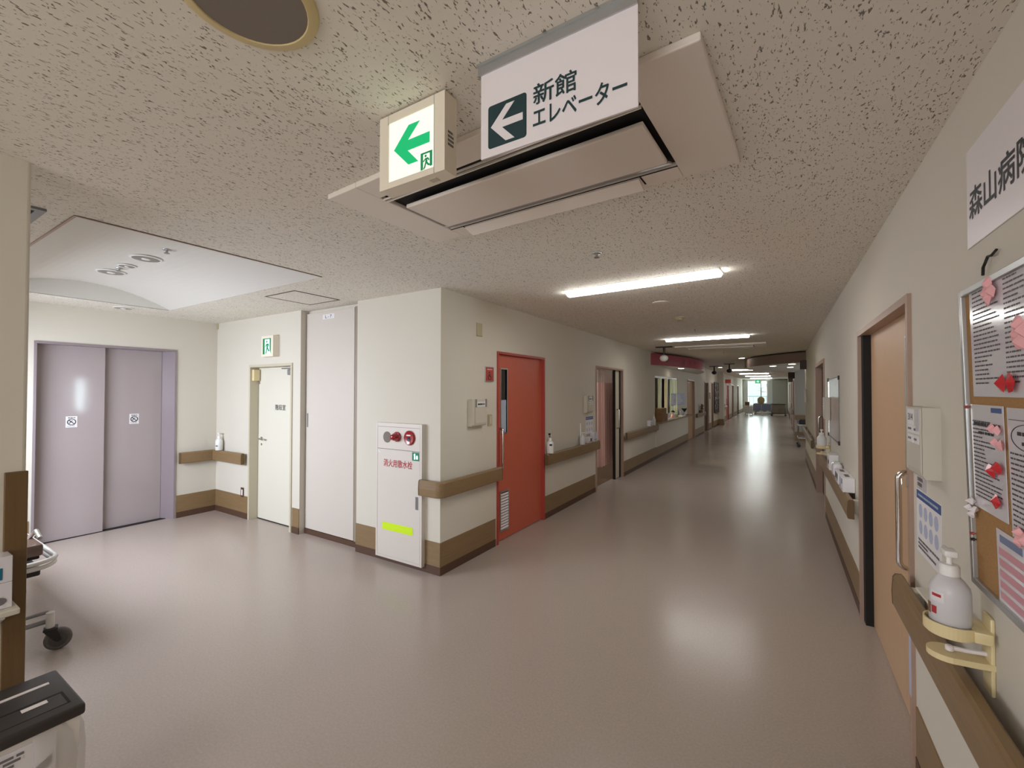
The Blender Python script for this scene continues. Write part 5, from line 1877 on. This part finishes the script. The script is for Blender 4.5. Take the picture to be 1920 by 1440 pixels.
# things on the second right handrail and around it
name_box('putty name box above the second soap bottle on the right wall', (XR - 0.0105, 6.25, 1.275), RZR, None, True)
pbn = thing('photo_banner', 'photo collage banner with black corner clips on the right wall', 'banner', (XR, 6.29, 1.10), RZR)
MB().box(0, 1.08, -0.006, 0, 0, 0.63).build('photo_sheet', [PHOTO], pbn)
MB().box(0.0, 0.10, -0.0075, -0.005, 0.02, 0.61).build('white_margin', [LAMIN], pbn)
mb = MB()
for a, b, c_, d in ((-0.015, 0, -0.01, 0.64), (1.08, 1.092, -0.01, 0.64), (0, 1.08, -0.012, 0), (0, 1.08, 0.63, 0.642)):
    mb.box(a, b, -0.009, 0, c_, d)
mb.build('frame', [GREYP], pbn)
for cx_, cz_ in ((0, 0), (1.08, 0), (0, 0.63), (1.08, 0.63)):
    MB().box(cx_ - 0.02, cx_ + 0.02, -0.014, 0, cz_ - 0.02, cz_ + 0.02, bev=0.004).build('corner_clip', [BLACK], pbn)
h2 = dup(sh2, (XR, 6.20, 0.80), RZR, 'yellowed soap holder on the right wall just before the dark door')
pump_bottle('white pump bottle in the yellowed holder just before the dark door', (XR - 0.080, 6.20, 0.942), RZR, 0.047, 0.225, WHITEP)
strip = simple('paper_strip', MB().box(0, 0.10, -0.002, 0, 0, 0.28), [PALEBLUE], 'pale blue paper strip under the name box by the dark door', 'paper', (XR, 6.20, 0.98), RZR)
carton('glove_box', 'farthest white box with black lettering on the rail under the photo banner', 'box', (XR - 0.002, 5.55, 0.821), RZR, 0.24, 0.075, 0.15, PAPER,
       [(0.35, 0.75, 0.35, 0.6, BLACK)], None, 14)
wp = thing('wipes_pack', 'soft green-white wipes pack on the rail under the photo banner', 'pack', (XR - 0.04, 5.02, 0.821), RZR)
MB().box(-0.10, 0.10, -0.04, 0.035, 0, 0.12, bev=0.03, seg=4).build('pack', [LAMIN], wp, True)
MB().box(-0.05, 0.05, -0.02, 0.015, 0.118, 0.125, bev=0.003).build('lid', [GREENW], wp)
carton('glove_box', 'middle white glove box with dark oval on the rail under the photo banner', 'box', (XR - 0.002, 4.78, 0.821), RZR, 0.24, 0.075, 0.10, PAPER,
       [(0.10, 0.30, 0.3, 0.8, BLACK), (0.4, 0.9, 0.35, 0.8, INKG)], None, 15, True)
carton('glove_box', 'nearest white glove box with grey round mark on the rail under the photo banner', 'box', (XR - 0.002, 4.46, 0.821), RZR, 0.25, 0.075, 0.11, PAPER,
       [(0.15, 0.55, 0.3, 0.85, PALEBLUE), (0.65, 0.85, 0.5, 0.85, INKG)], None, 16, True)
# signs far on the right
simple('room_sign', MB().box(0, 0.03, -0.12, 0, 0, 0.20, bev=0.003), [DARKD], 'dark sign projecting from the right wall above the last handrail', 'sign', (XR, 11.5, 2.08), RZR)
simple('wall_clock', MB().box(0, 0.30, -0.03, 0, 0, 0.30, bev=0.01), [PAPER], 'white square plate on the right wall near the bay corner', 'wall plate', (XR, 11.8, 1.35), RZR)
simple('room_sign', MB().box(0, 0.03, -0.20, 0, 0, 0.22, bev=0.003), [DARKD], 'nearer dark sign projecting from the far right wall', 'sign', (XR - 0.06, 18.4, 2.05), RZR)
simple('room_sign', MB().box(0, 0.03, -0.16, 0, 0, 0.30, bev=0.003), [DARKD], 'farther dark sign projecting from the far right wall', 'sign', (XR - 0.06, 21.4, 1.98), RZR)

# ================================================================== FAR CORRIDOR THINGS
# bay guard rail, cart in the bay
br = simple('wall_guard', MB().box(0.375, 0.75, 16.90, 16.97, 0.68, 0.82, bev=0.004), [WOODT], 'dark wood guard band on the grey bay wall', 'wall guard', (0, 0, 0))
simple('wall_guard', MB().box(0.375, 1.2, 16.94, 16.97, 0.0, 0.28), [WOODT], 'low wood band at the foot of the grey bay wall', 'wall guard', (0, 0, 0))
wc = thing('trolley', 'small metal trolley parked in the bay on the right', 'trolley', (0.62, 15.2, 0))
for z in (0.25, 0.62):
    MB().box(-0.22, 0.22, -0.32, 0.32, z, z + 0.03, bev=0.004).build('shelf', [STEEL], wc)
for sx in (-0.2, 0.2):
    for sy in (-0.3, 0.3):
        lg = MB().tube([(sx, sy, 0.09), (sx, sy, 0.80)], 0.012, 8).build('post', [CHROME], wc, True)
        MB().lathe((sx, sy, 0.045), [(0.02, -0.014), (0.045, -0.012), (0.045, 0.012), (0.02, 0.014)], 14, 0, 'y').build('wheel', [BLACK], lg, True)
MB().box(-0.18, 0.18, -0.25, 0.25, 0.65, 0.78, bev=0.02).build('bundle', [BLACK], wc)

# draped bed
fbd = thing('bed', 'bed under a slate blue drape before the far window', 'bed', (-1.08, 36.2, 0))
MB().box(-0.58, 0.58, -1.0, 1.0, 0.50, 0.72, bev=0.05, seg=3).build('mattress', [BEDC], fbd, True)
mb = MB()
n = 60
top, bot = [], []
per = []
for i in range(n):
    t_ = i / n
    s = t_ * 4.0
    k = int(s)
    f = s - k
    hx, hy = 0.60, 1.02
    p = [(-hx + 2 * hx * f, -hy), (hx, -hy + 2 * hy * f), (hx - 2 * hx * f, hy), (-hx, hy - 2 * hy * f)][k]
    per.append(p)
for i, (px_, py_) in enumerate(per):
    w = 0.03 * math.sin(i * 2.1)
    top.append(mb.bm.verts.new(Vector((px_, py_, 0.70))))
    bot.append(mb.bm.verts.new(Vector((px_ * (1.04 + w), py_ * (1.02 + w * 0.5), 0.20 + 0.05 * math.sin(i * 1.3)))))
for i in range(n):
    j = (i + 1) % n
    mb.bm.faces.new((top[i], top[j], bot[j], bot[i]))
mb.build('drape', [BEDC], fbd, True)
for sx in (-0.5, 0.5):
    for sy in (-0.9, 0.9):
        MB().tube([(sx, sy, 0), (sx, sy, 0.52)], 0.025, 8).build('leg', [BLACK], fbd)
MB().box(-0.35, 0.05, -0.85, -0.45, 0.71, 0.84, bev=0.05, seg=3).build('pillow', [CLOTHW], fbd, True)
# IV pole with bag
iv = thing('drip_stand', 'drip stand with a rounded tan cover before the far bed', 'drip stand', (-1.12, 33.4, 0))
MB().tube([(0, 0, 0.10), (0, 0, 1.85)], 0.014, 8).build('pole', [CHROME], iv, True)
mb = MB()
mb.tube([(-0.16, 0, 1.83), (-0.12, 0, 1.80), (0.12, 0, 1.80), (0.16, 0, 1.83)], 0.009, 6)
mb.tube([(-0.25, 0, 1.62), (0.25, 0, 1.62)], 0.009, 6)
mb.build('hook_bar', [CHROME], iv, True)
MB().lathe((-0.02, -0.03, 0.74), [(0.05, 0), (0.17, 0.08), (0.215, 0.23), (0.19, 0.38), (0.12, 0.46), (0.03, 0.50)], 22, 0, 'z', 1.0, 0.45).build('cover', [TAN], iv, True)
for k in range(5):
    a = 2 * PI * k / 5
    lg = MB().tube([(0, 0, 0.11), (0.30 * math.cos(a), 0.30 * math.sin(a), 0.07)], 0.014, 8).build('leg', [WHITEP], iv, True)
    MB().lathe((0.30 * math.cos(a), 0.30 * math.sin(a), 0.035), [(0.012, -0.02), (0.035, -0.018), (0.035, 0.018), (0.012, 0.02)], 12, 0, 'y').build('wheel', [WHITEP], lg, True)
# cart on the right of the far end
fc = thing('cart', 'metal frame linen cart before the taupe wall block at the far end', 'cart', (-0.15, 33.0, 0))
for sx in (-0.38, 0.38):
    for sy in (-0.25, 0.25):
        lg = MB().tube([(sx, sy, 0.10), (sx, sy, 0.84)], 0.016, 8).build('post', [CHROME], fc, True)
        MB().lathe((sx, sy, 0.05), [(0.02, -0.015), (0.05, -0.013), (0.05, 0.013), (0.02, 0.015)], 14, 0, 'y').build('wheel', [BLACK], lg, True)
MB().box(-0.40, 0.40, -0.27, 0.27, 0.74, 0.78, bev=0.005).build('top_shelf', [DARKD], fc)
MB().box(-0.40, 0.40, -0.27, 0.27, 0.15, 0.19, bev=0.005).build('bottom_shelf', [DARKD], fc)
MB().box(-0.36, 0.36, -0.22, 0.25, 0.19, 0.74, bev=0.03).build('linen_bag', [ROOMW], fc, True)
MB().tube([(-0.38, -0.27, 0.46), (0.38, -0.27, 0.46)], 0.012, 8).build('cross_bar', [CHROME], fc, True)
MB().tube([(0.0, -0.27, 0.10), (0.0, -0.27, 0.90)], 0.014, 8).build('front_post', [CHROME], fc, True)
# drawer units and box by the left curtain
for i, (x, lb) in enumerate(((-2.02, 'left white drawer unit under the brown box at the far end'), (-1.76, 'right white drawer unit beside the far bed'))):
    du = thing('drawer_unit', lb, 'drawer unit', (x, 34.0, 0), 0, 'far drawer units')
    MB().box(-0.11, 0.11, -0.2, 0.2, 0.06, 0.62, bev=0.005).build('body', [WHITEP], du)
    for k in range(3):
        dr = MB().box(-0.10, 0.10, -0.215, -0.2, 0.08 + k * 0.18, 0.24 + k * 0.18, bev=0.003).build('drawer', [WHITEP], du)
        MB().box(-0.03, 0.03, -0.225, -0.214, 0.15 + k * 0.18, 0.17 + k * 0.18).build('handle', [GREYP], dr)
    for sx in (-0.08, 0.08):
        MB().lathe((sx, 0, 0.03), [(0.01, -0.015), (0.03, -0.012), (0.03, 0.012), (0.01, 0.015)], 12, 0, 'y').build('wheel', [BLACK], du)
carton('cardboard_box', 'brown box on the left drawer unit at the far end', 'box', (-2.12, 34.15, 0.621), 0, 0.26, 0.26, 0.24, CARD)
# curtains at the far window
for x, w, lb in ((-2.50, 0.34, 'pale drawn curtain left of the far window'), (-0.90, 0.34, 'white drawn curtain right of the far window')):
    c_ = thing('curtain', lb, 'curtain', (x, YEND - 0.12, 0), 0)
    curtain_sheet(w, 0.55, 2.40, 5, 0.03, 50).build('cloth', [CLOTHW], c_, True)
    MB().tube([(-0.02, 0, 2.41), (w + 0.02, 0, 2.41)], 0.012, 8).build('track', [ALU], c_)
# clutter on the far rails
carton('glove_box', 'white box on the rail beyond the far left column', 'box', (XL + 0.002, 25.0, 0.821), RZL, 0.30, 0.07, 0.14, PAPER)
for i, (yy, z, lb) in enumerate(((18.8, 0.72, 'white bag hanging on the far right wall, nearer one'), (22.0, 0.86, 'white bag hanging on the far right wall, farther one'))):
    t = thing('hanging_bag', lb, 'bag', (XR - 0.16, yy, z))
    MB().lathe((0, 0, 0), [(0.03, 0), (0.07, 0.05), (0.075, 0.16), (0.045, 0.24), (0.015, 0.27)], 14, 0, 'z', 0.8, 1.5).build('cloth', [CLOTHW], t, True)
    MB().tube([(0.10, 0, 0.30), (0.03, 0, 0.30), (0, 0, 0.26)], 0.006, 6).build('hanger', [ALU], t)
